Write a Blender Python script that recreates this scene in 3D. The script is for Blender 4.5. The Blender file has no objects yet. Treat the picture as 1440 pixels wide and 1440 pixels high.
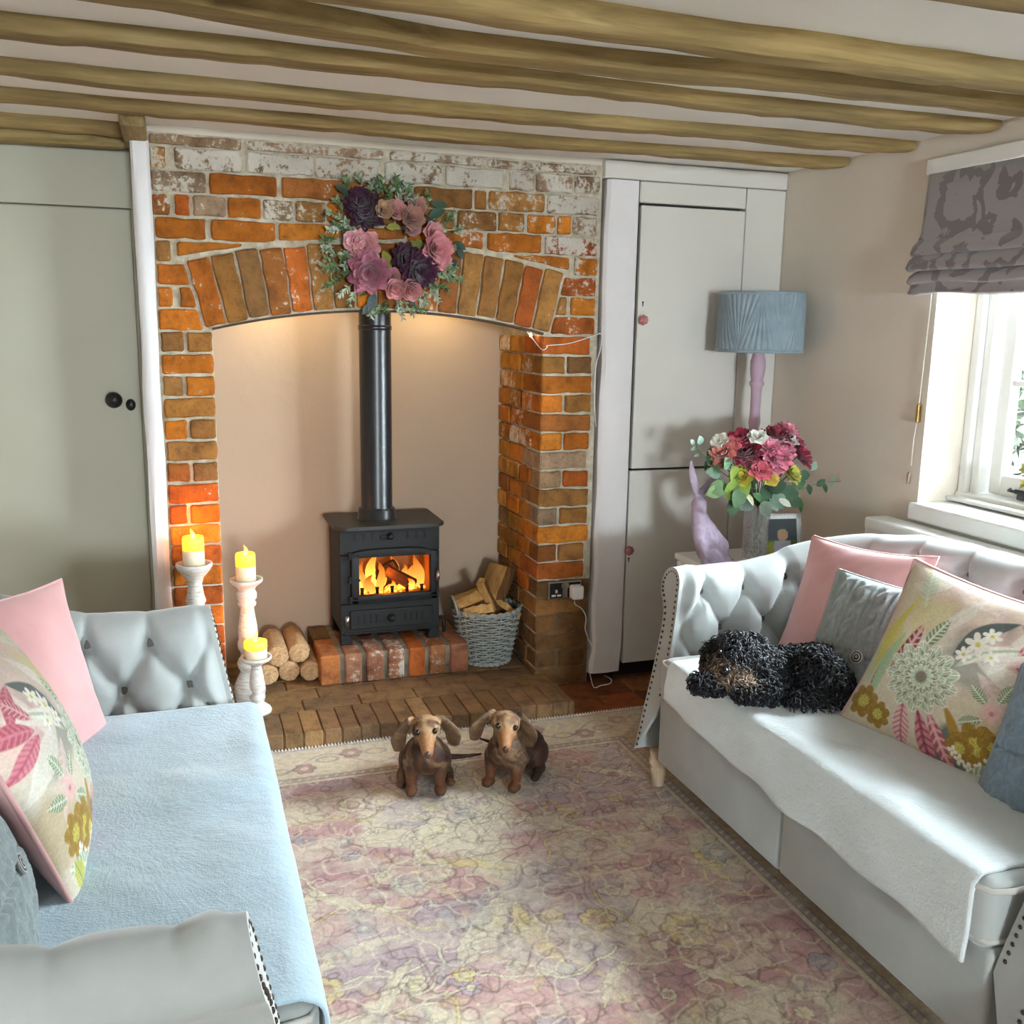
import bpy, bmesh, math, random
import numpy as np
from mathutils import Vector, Matrix

random.seed(7)
RNG = np.random.RandomState(11)
scene = bpy.context.scene
COL = scene.collection

# ------------------------------------------------------------------ camera
F_PX = 1360.4
RT = Vector((0.9463046, -0.3228697, 0.0162098))
DN = Vector((-0.0458872, -0.1837881, -0.9818942))
FW = Vector((0.3200030, 0.9284272, -0.1887351))
CAM = Vector((0.0, -3.574, 1.480))
cam_data = bpy.data.cameras.new('camera')
cam_data.sensor_width = 36.0
cam_data.lens = F_PX / 1440.0 * 36.0
cam_data.clip_start = 0.05
cam = bpy.data.objects.new('camera', cam_data)
COL.objects.link(cam)
cam.matrix_world = Matrix(((RT.x, -DN.x, -FW.x, CAM.x), (RT.y, -DN.y, -FW.y, CAM.y),
                           (RT.z, -DN.z, -FW.z, CAM.z), (0, 0, 0, 1)))
scene.camera = cam

# ------------------------------------------------------------------ world, exposure
world = bpy.data.worlds.new('overcast_sky')
scene.world = world
world.use_nodes = True
wn = world.node_tree
wn.nodes['Background'].inputs[0].default_value = (0.80, 0.93, 1.0, 1)
wn.nodes['Background'].inputs[1].default_value = 90.0
scene.view_settings.view_transform = 'Standard'
scene.view_settings.look = 'None'
scene.view_settings.exposure = 0.86
scene.view_settings.gamma = 1.0
scene.view_settings.use_curve_mapping = False


def portal(loc, rot, sx, sy):
    l = bpy.data.lights.new('window_portal', 'AREA')
    l.shape = 'RECTANGLE'; l.size = sx; l.size_y = sy
    l.cycles.is_portal = True
    o = bpy.data.objects.new('window_portal', l)
    o.location = loc; o.rotation_euler = rot
    COL.objects.link(o)


portal((2.74, -1.62, 1.46), (0, math.radians(90), 0), 1.14, 1.44)       # window beside the right sofa
portal((0.70, -9.06, 1.375), (math.radians(90), 0, 0), 0.96, 0.75)       # unseen window behind the viewpoint, set far back and sized for fill light

# ------------------------------------------------------------------ photo pixel -> point on a plane


def ray(u, v):
    return RT * ((u - 720) / F_PX) + DN * ((v - 720) / F_PX) + FW


def ony(u, v, y=0.0):
    d = ray(u, v); return CAM + d * ((y - CAM.y) / d.y)


def onx(u, v, x):
    d = ray(u, v); return CAM + d * ((x - CAM.x) / d.x)


def onz(u, v, z=0.0):
    d = ray(u, v); return CAM + d * ((z - CAM.z) / d.z)


# ------------------------------------------------------------------ helpers
def lin(c):
    return tuple(((x / 255.0) / 12.92 if x / 255.0 <= 0.04045 else ((x / 255.0 + 0.055) / 1.055) ** 2.4) for x in c)


def vnoise(x, y, seed=0):
    x = np.asarray(x, float); y = np.asarray(y, float)
    xi = np.floor(x).astype(np.int64); yi = np.floor(y).astype(np.int64)
    xf = x - xi; yf = y - yi
    def h(a, b):
        n = (a * 374761393 + b * 668265263 + seed * 974634757) & 0x7fffffff
        n = ((n ^ (n >> 13)) * 1274126177) & 0x7fffffff
        return ((n ^ (n >> 16)) & 0xffff) / 65535.0
    u = xf * xf * (3 - 2 * xf); v = yf * yf * (3 - 2 * yf)
    return (h(xi, yi) * (1 - u) + h(xi + 1, yi) * u) * (1 - v) + (h(xi, yi + 1) * (1 - u) + h(xi + 1, yi + 1) * u) * v


def fbm(x, y, seed=0, o=4):
    a = 0.0; w = 0.5; t = 0
    for i in range(o):
        a = a + w * vnoise(np.asarray(x) * 2 ** i, np.asarray(y) * 2 ** i, seed + i * 17); t += w; w *= 0.5
    return a / t


def sstep(a, b, x):
    t = np.clip((x - a) / (b - a), 0, 1); return t * t * (3 - 2 * t)


class NT:
    """tiny node-tree helper"""
    def __init__(s, name):
        s.m = bpy.data.materials.new(name); s.m.use_nodes = True
        s.t = s.m.node_tree; s.b = s.t.nodes['Principled BSDF']
        s.out = s.t.nodes['Material Output']
    def n(s, typ, **kw):
        nd = s.t.nodes.new(typ)
        for k, v in kw.items():
            if hasattr(nd, k): setattr(nd, k, v)
            else: nd.inputs[k.replace('_', ' ')].default_value = v
        return nd
    def l(s, a, b): s.t.links.new(a, b)
    def noise(s, scale, detail=4.0, rough=0.55, vec=None, dist=0.0):
        nd = s.n('ShaderNodeTexNoise'); nd.inputs['Scale'].default_value = scale
        nd.inputs['Detail'].default_value = detail; nd.inputs['Roughness'].default_value = rough
        nd.inputs['Distortion'].default_value = dist
        if vec is None: vec = s.coord()
        s.l(vec, nd.inputs['Vector']); return nd.outputs['Fac']
    def coord(s, kind='Object', scale=None):
        tc = s.n('ShaderNodeTexCoord'); o = tc.outputs[kind]
        if scale:
            mp = s.n('ShaderNodeMapping'); mp.inputs['Scale'].default_value = scale
            s.l(o, mp.inputs['Vector']); o = mp.outputs['Vector']
        return o
    def ramp(s, fac, stops):
        r = s.n('ShaderNodeValToRGB'); e = r.color_ramp.elements
        while len(e) < len(stops): e.new(0.5)
        for q, (p, c) in zip(e, stops):
            q.position = p; q.color = tuple(c) + (1,) if len(c) == 3 else c
        s.l(fac, r.inputs['Fac']); return r.outputs['Color']
    def mix(s, fac, a, b, mode='MIX'):
        m = s.n('ShaderNodeMix'); m.data_type = 'RGBA'; m.blend_type = mode
        if isinstance(fac, float): m.inputs[0].default_value = fac
        else: s.l(fac, m.inputs[0])
        for sock, v in ((m.inputs[6], a), (m.inputs[7], b)):
            if isinstance(v, tuple): sock.default_value = v if len(v) == 4 else v + (1,)
            else: s.l(v, sock)
        return m.outputs[2]
    def math(s, op, a, b=0.0, clamp=False):
        m = s.n('ShaderNodeMath'); m.operation = op; m.use_clamp = clamp
        for i, v in enumerate((a, b)):
            if isinstance(v, (int, float)): m.inputs[i].default_value = v
            else: s.l(v, m.inputs[i])
        return m.outputs[0]
    def bump(s, h, strength=0.3, dist=0.01):
        b = s.n('ShaderNodeBump'); b.inputs['Strength'].default_value = strength
        b.inputs['Distance'].default_value = dist
        s.l(h, b.inputs['Height']); s.l(b.outputs['Normal'], s.b.inputs['Normal'])
    def base(s, c):
        if isinstance(c, tuple): s.b.inputs['Base Color'].default_value = c if len(c) == 4 else c + (1,)
        else: s.l(c, s.b.inputs['Base Color'])
    def set(s, **kw):
        for k, v in kw.items():
            s.b.inputs[k.replace('_', ' ')].default_value = v


def simple(name, c, rough=0.6, var=0.12, scale=18.0, bump=0.0, bscale=60.0, bdist=0.004, metal=0.0, spec=0.5, **kw):
    t = NT(name); c = lin(c)
    d = tuple(max(0, x * (1 - var)) for x in c); e = tuple(min(1, x * (1 + var)) for x in c)
    t.base(t.ramp(t.noise(scale), [(0.3, d), (0.7, e)]))
    t.set(Roughness=rough, Metallic=metal); t.b.inputs['Specular IOR Level'].default_value = spec
    for k, v in kw.items(): t.b.inputs[k.replace('_', ' ')].default_value = v
    if bump: t.bump(t.noise(bscale), bump, bdist)
    return t.m


def vcol_mat(name, rough=0.7, bump=0.0, bscale=200.0, bdist=0.003, sheen=0.0, var=0.0, spec=0.4, vscale=80.0):
    t = NT(name); a = t.n('ShaderNodeVertexColor'); a.layer_name = 'Col'
    c = a.outputs['Color']
    if var:
        c = t.mix(1.0, c, t.ramp(t.noise(vscale), [(0.3, (1 - var,) * 3), (0.7, (1 + var,) * 3)]), 'MULTIPLY')
    t.base(c); t.set(Roughness=rough); t.b.inputs['Specular IOR Level'].default_value = spec
    if sheen: t.b.inputs['Sheen Weight'].default_value = sheen
    if bump: t.bump(t.noise(bscale), bump, bdist)
    return t.m


def fabric(name, c, c2=None, rough=0.85, sheen=0.35, bump=0.25, bscale=260.0, scale=7.0, bdist=0.002):
    t = NT(name); c = lin(c); c2 = lin(c2) if c2 else tuple(x * 0.86 for x in c)
    t.base(t.ramp(t.noise(scale, 5.0), [(0.3, c2), (0.7, c)]))
    t.set(Roughness=rough); t.b.inputs['Sheen Weight'].default_value = sheen
    t.b.inputs['Sheen Roughness'].default_value = 0.4
    t.b.inputs['Specular IOR Level'].default_value = 0.25
    t.bump(t.noise(bscale), bump, bdist)
    return t.m


def emit(name, c, strength):
    t = NT(name); c = lin(c)
    t.base(c); t.b.inputs['Emission Color'].default_value = c + (1,); t.b.inputs['Emission Strength'].default_value = strength
    return t.m


ORG = {}


def tag(o, label=None, cat=None, group=None, kind=None):
    if label: o['label'] = label
    if cat: o['category'] = cat
    if group: o['group'] = group
    if kind: o['kind'] = kind
    return o


def thing(name, loc, label, cat, group=None):
    o = bpy.data.objects.new(name, None); o.empty_display_size = 0.05
    o.location = loc; COL.objects.link(o); ORG[o.name] = Vector(loc)
    return tag(o, label, cat, group)


class MB:
    def __init__(s): s.v = []; s.f = []; s.c = []; s.n = 0
    def add(s, vs, fs, col=None):
        k = len(s.v); s.v.extend([tuple(p) for p in vs]); s.f.extend([tuple(i + k for i in f) for f in fs])
        if col is None: col = (1, 1, 1)
        if len(col) and isinstance(col[0], (int, float)): s.c.extend([tuple(col)] * len(vs))
        else: s.c.extend([tuple(q) for q in col])
        return s
    def box(s, a, b, col=None):
        x0, y0, z0 = a; x1, y1, z1 = b
        return s.add([(x0, y0, z0), (x1, y0, z0), (x1, y1, z0), (x0, y1, z0), (x0, y0, z1), (x1, y0, z1), (x1, y1, z1), (x0, y1, z1)],
                     [(0, 3, 2, 1), (4, 5, 6, 7), (0, 1, 5, 4), (1, 2, 6, 5), (2, 3, 7, 6), (3, 0, 4, 7)], col)
    def rbox(s, a, b, r=0.01, seg=2, M=None, col=None):
        bm = bmesh.new()
        c = [(p + q) / 2 for p, q in zip(a, b)]; d = [abs(q - p) for p, q in zip(a, b)]
        bmesh.ops.create_cube(bm, size=1.0, matrix=Matrix.Diagonal((*d, 1)))
        bmesh.ops.bevel(bm, geom=bm.edges[:], offset=min(r, min(d) * 0.48), segments=seg, affect='EDGES', profile=0.5)
        T = Matrix.Translation(c)
        if M is not None: T = M @ T
        bm.verts.ensure_lookup_table(); bm.transform(T)
        s.bm(bm, col); bm.free(); return s
    def bm(s, bm, col=None):
        bm.verts.index_update()
        s.add([v.co[:] for v in bm.verts], [[v.index for v in f.verts] for f in bm.faces], col); return s
    def tube(s, pts, r, n=8, cap=True, col=None, closed=False, flat=1.0):
        pts = [Vector(p) for p in pts]; m = len(pts)
        rs = [r] * m if isinstance(r, (int, float)) else list(r)
        vs = []; up = None
        for i, p in enumerate(pts):
            a = pts[(i - 1) % m] if (i > 0 or closed) else p; b = pts[(i + 1) % m] if (i < m - 1 or closed) else p
            t = (b - a)
            t = t.normalized() if t.length > 1e-9 else Vector((0, 0, 1))
            if up is None:
                up = Vector((0, 0, 1)) if abs(t.z) < 0.9 else Vector((1, 0, 0))
            sd = t.cross(up)
            if sd.length < 1e-6: sd = t.orthogonal()
            sd.normalize(); up = sd.cross(t).normalized()
            for k in range(n):
                an = 2 * math.pi * k / n
                vs.append(p + sd * (math.cos(an) * rs[i]) + up * (math.sin(an) * rs[i] * flat))
        fs = []
        for i in range(m - 1 + (1 if closed else 0)):
            for k in range(n):
                a0 = i * n + k; a1 = i * n + (k + 1) % n; j = (i + 1) % m
                fs.append((a0, a1, j * n + (k + 1) % n, j * n + k))
        if cap and not closed:
            fs.append(tuple(reversed(range(n)))); fs.append(tuple(range((m - 1) * n, m * n)))
        return s.add(vs, fs, col)
    def lathe(s, prof, n=32, c=(0, 0, 0), col=None, M=None, flute=None):
        vs = []; m = len(prof)
        for i, (r, z) in enumerate(prof):
            for k in range(n):
                an = 2 * math.pi * k / n
                rr = r * (1 + (flute(an, z) if flute else 0))
                p = Vector((rr * math.cos(an), rr * math.sin(an), z))
                if M is not None: p = M @ p
                vs.append(Vector(c) + p)
        fs = []
        for i in range(m - 1):
            for k in range(n):
                fs.append((i * n + k, i * n + (k + 1) % n, (i + 1) * n + (k + 1) % n, (i + 1) * n + k))
        if prof[0][0] > 1e-5: fs.append(tuple(reversed(range(n))))
        if prof[-1][0] > 1e-5: fs.append(tuple(range((m - 1) * n, m * n)))
        return s.add(vs, fs, col)
    def grid(s, P, col=None, wrap=False, flip=False):
        """P array (a,b,3)"""
        a, b = P.shape[:2]; fs = []
        for i in range(a - 1):
            for j in range(b - 1 + (1 if wrap else 0)):
                q = (i * b + j, i * b + (j + 1) % b, (i + 1) * b + (j + 1) % b, (i + 1) * b + j)
                fs.append(q[::-1] if flip else q)
        return s.add(P.reshape(-1, 3).tolist(), fs, col if col is None or isinstance(col[0], (int, float)) else np.asarray(col).reshape(-1, 3).tolist())
    def prism(s, poly, y0, y1, inset=0.0, axis='y', col=None):
        """2D polygon (ccw in x,z seen from -y) extruded from y1 (back) to y0 (front) with an inset front edge"""
        n = len(poly); cx = sum(p[0] for p in poly) / n; cz = sum(p[1] for p in poly) / n
        def put(p, y):
            return (p[0], y, p[1]) if axis == 'y' else ((y, p[0], p[1]) if axis == 'x' else (p[0], p[1], y))
        def ins(p, d):
            dx, dz = p[0] - cx, p[1] - cz; L = math.hypot(dx, dz) + 1e-9
            return (p[0] - dx / L * d, p[1] - dz / L * d)
        vs = [put(p, y1) for p in poly]
        e = (y1 - y0)
        if inset > 0:
            vs += [put(p, y0 + math.copysign(min(abs(e) * 0.5, inset), e)) for p in poly]
            vs += [put(ins(p, inset * 1.3), y0) for p in poly]; L = 3
        else:
            vs += [put(p, y0) for p in poly]; L = 2
        fs = []
        for q in range(L - 1):
            for i in range(n):
                j = (i + 1) % n
                fs.append((q * n + i, q * n + j, (q + 1) * n + j, (q + 1) * n + i))
        fs.append(tuple(range((L - 1) * n, L * n))); fs.append(tuple(reversed(range(n))))
        return s.add(vs, fs, col)
    def build(s, name, mat, parent=None, smooth=False, loc=None, vcol=False, fix=True):
        if parent is not None: org = ORG[parent.name]
        else: org = Vector(loc) if loc is not None else Vector((0, 0, 0))
        me = bpy.data.meshes.new(name)
        v = np.array(s.v, float) - np.array(org[:])
        me.from_pydata(v.tolist(), [], s.f)
        if vcol:
            at = me.color_attributes.new('Col', 'FLOAT_COLOR', 'POINT')
            c = np.ones((len(s.v), 4), np.float32); c[:, :3] = np.array(s.c, float)[:, :3]
            at.data.foreach_set('color', c.ravel())
        if fix:
            bm = bmesh.new(); bm.from_mesh(me); bmesh.ops.recalc_face_normals(bm, faces=bm.faces); bm.to_mesh(me); bm.free()
        if smooth is True: me.polygons.foreach_set('use_smooth', [True] * len(me.polygons))
        me.update()
        o = bpy.data.objects.new(name, me)
        if mat is not None: me.materials.append(mat)
        COL.objects.link(o)
        if parent is not None: o.parent = parent
        else: o.location = org
        ORG[o.name] = org
        if smooth == 'auto':
            me.polygons.foreach_set('use_smooth', [True] * len(me.polygons))
            try: me.set_sharp_from_angle(angle=math.radians(38))
            except Exception: pass
        return o


def struct(o): return tag(o, kind='structure')


def blob(prims, voxel=0.006, smooth=6, fac=0.5):
    """union of tapered capsules / ellipsoids remeshed into ONE continuous skin; returns verts, faces"""
    bm = bmesh.new()
    for p in prims:
        t = bmesh.new()
        if p[0] == 'c':
            _, a, ra, b, rb = p
            bmesh.ops.create_icosphere(t, subdivisions=2, radius=1.0)
            base = [v.co.copy() for v in t.verts]; t.clear()
            for q in base: t.verts.new(Vector(a) + q * ra)
            for q in base: t.verts.new(Vector(b) + q * rb)
            r = bmesh.ops.convex_hull(t, input=t.verts[:])
            bmesh.ops.delete(t, geom=[v for v in t.verts if not v.link_faces], context='VERTS')
        else:
            _, c, rad, rot = p if len(p) == 4 else (*p, None)
            bmesh.ops.create_icosphere(t, subdivisions=3, radius=1.0)
            M = Matrix.Translation(c) @ (rot.to_4x4() if rot is not None else Matrix()) @ Matrix.Diagonal((*rad, 1))
            t.transform(M)
        me = bpy.data.meshes.new('t'); t.to_mesh(me); bm.from_mesh(me); bpy.data.meshes.remove(me); t.free()
    me = bpy.data.meshes.new('blob'); bm.to_mesh(me); bm.free()
    o = bpy.data.objects.new('blob', me); COL.objects.link(o)
    m = o.modifiers.new('r', 'REMESH'); m.mode = 'VOXEL'; m.voxel_size = voxel
    m2 = o.modifiers.new('s', 'SMOOTH'); m2.factor = fac; m2.iterations = smooth
    dg = bpy.context.evaluated_depsgraph_get(); ev = o.evaluated_get(dg); em = ev.to_mesh()
    V = np.empty(len(em.vertices) * 3); em.vertices.foreach_get('co', V); V = V.reshape(-1, 3)
    Fc = [tuple(p.vertices) for p in em.polygons]
    N = np.empty(len(em.vertices) * 3); em.vertices.foreach_get('normal', N); N = N.reshape(-1, 3)
    ev.to_mesh_clear(); bpy.data.objects.remove(o); bpy.data.meshes.remove(me)
    return V.copy(), Fc, N.copy()


def rotz(a): return Matrix.Rotation(a, 3, 'Z')


def frame_from(n, up=(0, 0, 1)):
    n = Vector(n).normalized(); up = Vector(up); r = up.cross(n)
    if r.length < 1e-5: r = Vector((1, 0, 0)).cross(n)
    r.normalize(); u = n.cross(r); return r, u, n
# ================================================================== MATERIALS (setting)
def plaster(name, c, bump=0.12, scale=30):
    t = NT(name); c = lin(c)
    t.base(t.ramp(t.noise(2.2, 5.0), [(0.3, tuple(x * 0.95 for x in c)), (0.7, c)]))
    t.set(Roughness=0.9); t.b.inputs['Specular IOR Level'].default_value = 0.2
    t.bump(t.noise(scale, 6.0, 0.6), bump, 0.012); return t.m


M_WALL = plaster('plaster_pinkish_cream', (226, 216, 202))
M_CEIL = plaster('ceiling_white', (251, 249, 245))
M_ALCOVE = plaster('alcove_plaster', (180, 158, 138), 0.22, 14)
M_DOORPAINT = simple('door_paint_grey_cream', (172, 169, 152), 0.6, 0.03, 3, 0.06, 22, 0.01)
M_POSTPAINT = simple('post_paint_white', (226, 222, 222), 0.6, 0.04, 6, 0.3, 18, 0.01)
M_CUPBOARD = simple('cupboard_paint_pale_pink', (214, 210, 202), 0.5, 0.025, 3, 0.05, 25, 0.01)
M_WHITE = simple('white_gloss_paint', (240, 240, 236), 0.35, 0.02, 5)
M_GAPSHADE = simple('gap_shade_paint', (30, 22, 18), 0.9, 0.1)


def brick_mat():
    t = NT('old_brick'); oi = t.n('ShaderNodeObjectInfo')
    col = oi.outputs['Color']; alpha = oi.outputs['Alpha']
    vec = t.coord('Object')
    n1 = t.noise(14, 6.0, 0.65, vec); n2 = t.noise(70, 5.0, 0.7, vec); n3 = t.noise(6, 3.0, 0.5, vec)
    c = t.mix(1.0, col, t.ramp(n1, [(0.28, (0.50, 0.47, 0.45)), (0.5, (1.08, 1.1, 1.0)), (0.72, (1.4, 1.36, 1.1))]), 'MULTIPLY')
    c = t.mix(t.math('MULTIPLY', t.ramp(n2, [(0.54, (0, 0, 0)), (0.66, (1, 1, 1))]), 0.5), c, (0.09, 0.055, 0.03), 'MIX')
    # remains of old whitewash: threshold falls as the object's alpha rises
    thr = t.math('SUBTRACT', t.math('ADD', t.math('MULTIPLY', n1, 0.55), t.math('MULTIPLY', n2, 0.45)), t.math('SUBTRACT', 0.675, t.math('MULTIPLY', alpha, 0.55)))
    k = t.math('MULTIPLY', thr, 20.0, True)
    white = t.ramp(n3, [(0.3, lin((186, 180, 168))), (0.7, lin((212, 206, 194)))])
    c = t.mix(t.math('MULTIPLY', k, 0.92), c, white)
    t.base(c); t.set(Roughness=0.88); t.b.inputs['Specular IOR Level'].default_value = 0.25
    t.bump(t.math('ADD', t.math('MULTIPLY', n2, 0.8), n1), 0.9, 0.008)
    return t.m


M_BRICK = brick_mat()


def mortar_mat(name, a, b, bs=0.8):
    t = NT(name)
    t.base(t.ramp(t.noise(24, 6.0, 0.65), [(0.3, lin(a)), (0.68, lin(b))]))
    t.set(Roughness=0.95); t.bump(t.noise(60, 6.0, 0.7), bs, 0.01); return t.m


M_MORTAR = mortar_mat('lime_mortar', (160, 146, 118), (218, 208, 188))
M_CEMENT = mortar_mat('grey_cement', (118, 108, 94), (150, 138, 120))
M_DIRTY = mortar_mat('sooty_mortar', (84, 62, 42), (128, 98, 66), 0.6)


def wood_mat(name, dark, mid, light, axis='X', scale=1.0, rough=0.75, worn=True):
    t = NT(name)
    st = {'X': (0.9, 14, 14), 'Y': (14, 0.9, 14), 'Z': (14, 14, 0.9)}[axis]
    v = t.coord('Object', tuple(k * scale for k in st))
    n1 = t.noise(2.2, 7.0, 0.62, v, 0.4); n2 = t.noise(1.6, 3.0, 0.5, t.coord('Object', (1.3, 3, 3)))
    c = t.ramp(n1, [(0.25, lin(dark)), (0.5, lin(mid)), (0.78, lin(light))])
    c = t.mix(1.0, c, t.ramp(n2, [(0.3, (0.72, 0.72, 0.72)), (0.7, (1.15, 1.12, 1.08))]), 'MULTIPLY')
    t.base(c); t.set(Roughness=rough); t.b.inputs['Specular IOR Level'].default_value = 0.3
    t.bump(n1, 0.5, 0.006); return t.m


M_BEAM = wood_mat('old_limed_oak', (104, 86, 52), (150, 128, 84), (182, 160, 114))

# ================================================================== ROOM SHELL
XL, XR, YF, ZC = -1.0, 2.398, -9.0, 2.115
m = MB(); m.box((XL - .2, YF, -0.10), (XR + .2, 1.0, 0.0))
M_FLOORBED = mortar_mat('floor_bed', (92, 62, 44), (126, 86, 58), 0.5)
floor = struct(m.build('floor', M_FLOORBED))
m = MB(); m.box((XL - .2, YF, ZC), (XR + .2, 0.30, ZC + .1))
m.box((XL - .2, 0.30, ZC + .001), (XR + .2, .72, ZC + .1)); ceiling = struct(m.build('ceiling', M_CEIL))
m = MB(); m.box((XL - .2, YF, 0), (XL, 0.7, ZC)); struct(m.build('wall_left', M_WALL))
m = MB(); m.box((XL - .2, .62, 0), (XR + .36, .72, ZC + .1)); struct(m.build('wall_light_stop', M_WALL))  # unseen wall added behind everything to stop sky light leaking in
# right wall with the window opening
WY0, WY1, WZ0, WZ1, WD = -2.33, -0.915, 0.885, 2.03, 0.30
m = MB()
m.box((XR, WY1, 0), (XR + WD + .06, 0.7, ZC)); m.box((XR, YF, 0), (XR + WD + .06, WY0, ZC))
m.box((XR, WY0, 0), (XR + WD + .06, WY1, WZ0)); m.box((XR, WY0, WZ1), (XR + WD + .06, WY1, ZC))
struct(m.build('wall_right', M_WALL))
# far wall behind the viewpoint; its unseen window opening is sized for fill light
m = MB()
m.box((XL, YF - .12, 0), (0.22, YF, ZC)); m.box((1.18, YF - .12, 0), (XR, YF, ZC)); m.box((0.22, YF - .12, 1.75), (1.18, YF, ZC)); m.box((0.22, YF - .12, 0), (1.18, YF, 1.0))
struct(m.build('wall_front', M_WALL))

# ------------------------------------------------------------------ chimney breast : mortar body with arched opening
AX, AZ, RI, RO = 0.735, -1.093, 2.622, 2.862
OXL, OXR, OZS = 0.120, 1.350, 1.462
BXL, BXR, BZT = -0.063, 1.580, 2.092


def arc(R, x): return AZ + math.sqrt(R * R - (x - AX) ** 2)


def arch_wall(y0, y1, xl, xr, zt):
    m = MB(); n = 28
    xs = [OXL + (OXR - OXL) * i / n for i in range(n + 1)]
    for y in (y0, y1):
        pass
    # piers
    m.box((xl, y0, 0), (OXL, y1, OZS - .004)); m.box((OXR, y0, 0), (xr, y1, OZS - .004))
    m.box((xl, y0, OZS - .004), (OXL, y1, zt)); m.box((OXR, y0, OZS - .004), (xr, y1, zt))
    for a, b in zip(xs[:-1], xs[1:]):
        za, zb = arc(RI, a), arc(RI, b)
        m.add([(a, y0, za), (b, y0, zb), (b, y1, zb), (a, y1, za), (a, y0, zt), (b, y0, zt), (b, y1, zt), (a, y1, zt)],
              [(0, 1, 2, 3), (4, 7, 6, 5), (0, 4, 5, 1), (2, 6, 7, 3)])
    return m


wall_back = arch_wall(0.008, 0.17, BXL, BXR, BZT).build('wall_back', M_MORTAR)
struct(wall_back)
# white plaster band between the bricks and the ceiling, and the alcove
m = MB(); m.box((-0.10, 0.012, BZT), (XR, 0.17, ZC)); struct(m.build('wall_back_top_band', M_WALL))
YB = 0.52
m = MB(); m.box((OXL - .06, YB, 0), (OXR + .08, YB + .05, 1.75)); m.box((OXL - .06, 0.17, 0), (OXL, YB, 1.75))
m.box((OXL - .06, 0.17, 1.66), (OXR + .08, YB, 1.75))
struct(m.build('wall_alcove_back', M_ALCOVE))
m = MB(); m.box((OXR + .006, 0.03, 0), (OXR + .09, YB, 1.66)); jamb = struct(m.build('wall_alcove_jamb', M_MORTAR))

# ------------------------------------------------------------------ bricks, each one its own piece
B_OR = [(178, 104, 30), (170, 96, 28), (164, 90, 28), (182, 110, 36)]
B_RD = [(158, 80, 28), (150, 76, 30), (164, 86, 34)]
B_BR = [(146, 98, 48), (136, 92, 50), (128, 90, 54), (152, 106, 58), (140, 84, 40)]
B_GY = [(146, 118, 92), (152, 124, 104), (138, 112, 92)]
BR_N = [0]


def pick(kind):
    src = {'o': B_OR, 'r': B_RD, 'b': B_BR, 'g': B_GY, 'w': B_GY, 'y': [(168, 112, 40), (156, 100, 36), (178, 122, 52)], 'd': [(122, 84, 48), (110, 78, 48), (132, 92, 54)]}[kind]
    c = random.choice(src); k = random.uniform(0.9, 1.1)
    return lin(tuple(min(255, x * k) for x in c))


def clip(poly, nx, nz, d):
    """keep nx*x+nz*z >= d"""
    out = []
    for i in range(len(poly)):
        p, q = poly[i], poly[(i + 1) % len(poly)]
        a = nx * p[0] + nz * p[1] - d; b = nx * q[0] + nz * q[1] - d
        if a >= 0: out.append(p)
        if a * b < 0:
            t = a / (a - b); out.append((p[0] + (q[0] - p[0]) * t, p[1] + (q[1] - p[1]) * t))
    return out


def rough_poly(poly, step=0.032, jit=0.0034):
    out = []; n = len(poly)
    for i in range(n):
        p, q = Vector(poly[i]), Vector(poly[(i + 1) % n]); L = (q - p).length
        k = max(1, min(6, int(L / step)))
        for j in range(k):
            t = j / k
            if j == 0:        # knocked-off corner
                pr = Vector(poly[i - 1]); e = min(0.007, L * 0.3, (p - pr).length * 0.3) * random.uniform(0.4, 1)
                out.append(p + (pr - p).normalized() * e); out.append(p + (q - p).normalized() * e)
            else:
                o = p.lerp(q, t); nn = Vector((-(q - p).y, (q - p).x)).normalized()
                out.append(o + nn * random.uniform(-jit, jit))
    return [(v[0], v[1]) for v in out]


def brick(poly, kind, white, y0=-0.005, y1=0.03, parent=None, axis='y', name='brick', kcol=1.0):
    if len(poly) < 3: return None
    p = rough_poly(poly)
    d = random.uniform(-0.003, 0.003) * (1 if y1 > y0 else -1)
    mb = MB().prism(p, y0 + d, y1, 0.005, axis)
    o = mb.build(name, M_BRICK, parent or wall_back)
    if kind == 'w': white *= .52
    c = pick(kind); o.color = (c[0] * kcol, c[1] * kcol, c[2] * kcol, max(0.0, min(1.0, white + random.uniform(-.06, .06))))
    return o


GAP = 0.0055
CH = 0.0757
ZTOP = 2.050            # top of first full course


def row_z(k): return ZTOP - k * CH, ZTOP - (k + 1) * CH


def px_row(k, spans, x0, s):
    """spans in zoom pixels -> world x on the wall plane"""
    zt, zb = row_z(k)
    out = []
    for a, b, kind, w in spans:
        def wx(a):
            u = x0 + a / s
            best = ony(u, 300)   # x hardly changes with v; refine twice
            v = 300
            for _ in range(3):
                pz = ony(u, v).z; v += (pz - (zt + zb) / 2) * 375
            return ony(u, v).x
        out.append((wx(a), wx(b), kind, w))
    return out


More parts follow.
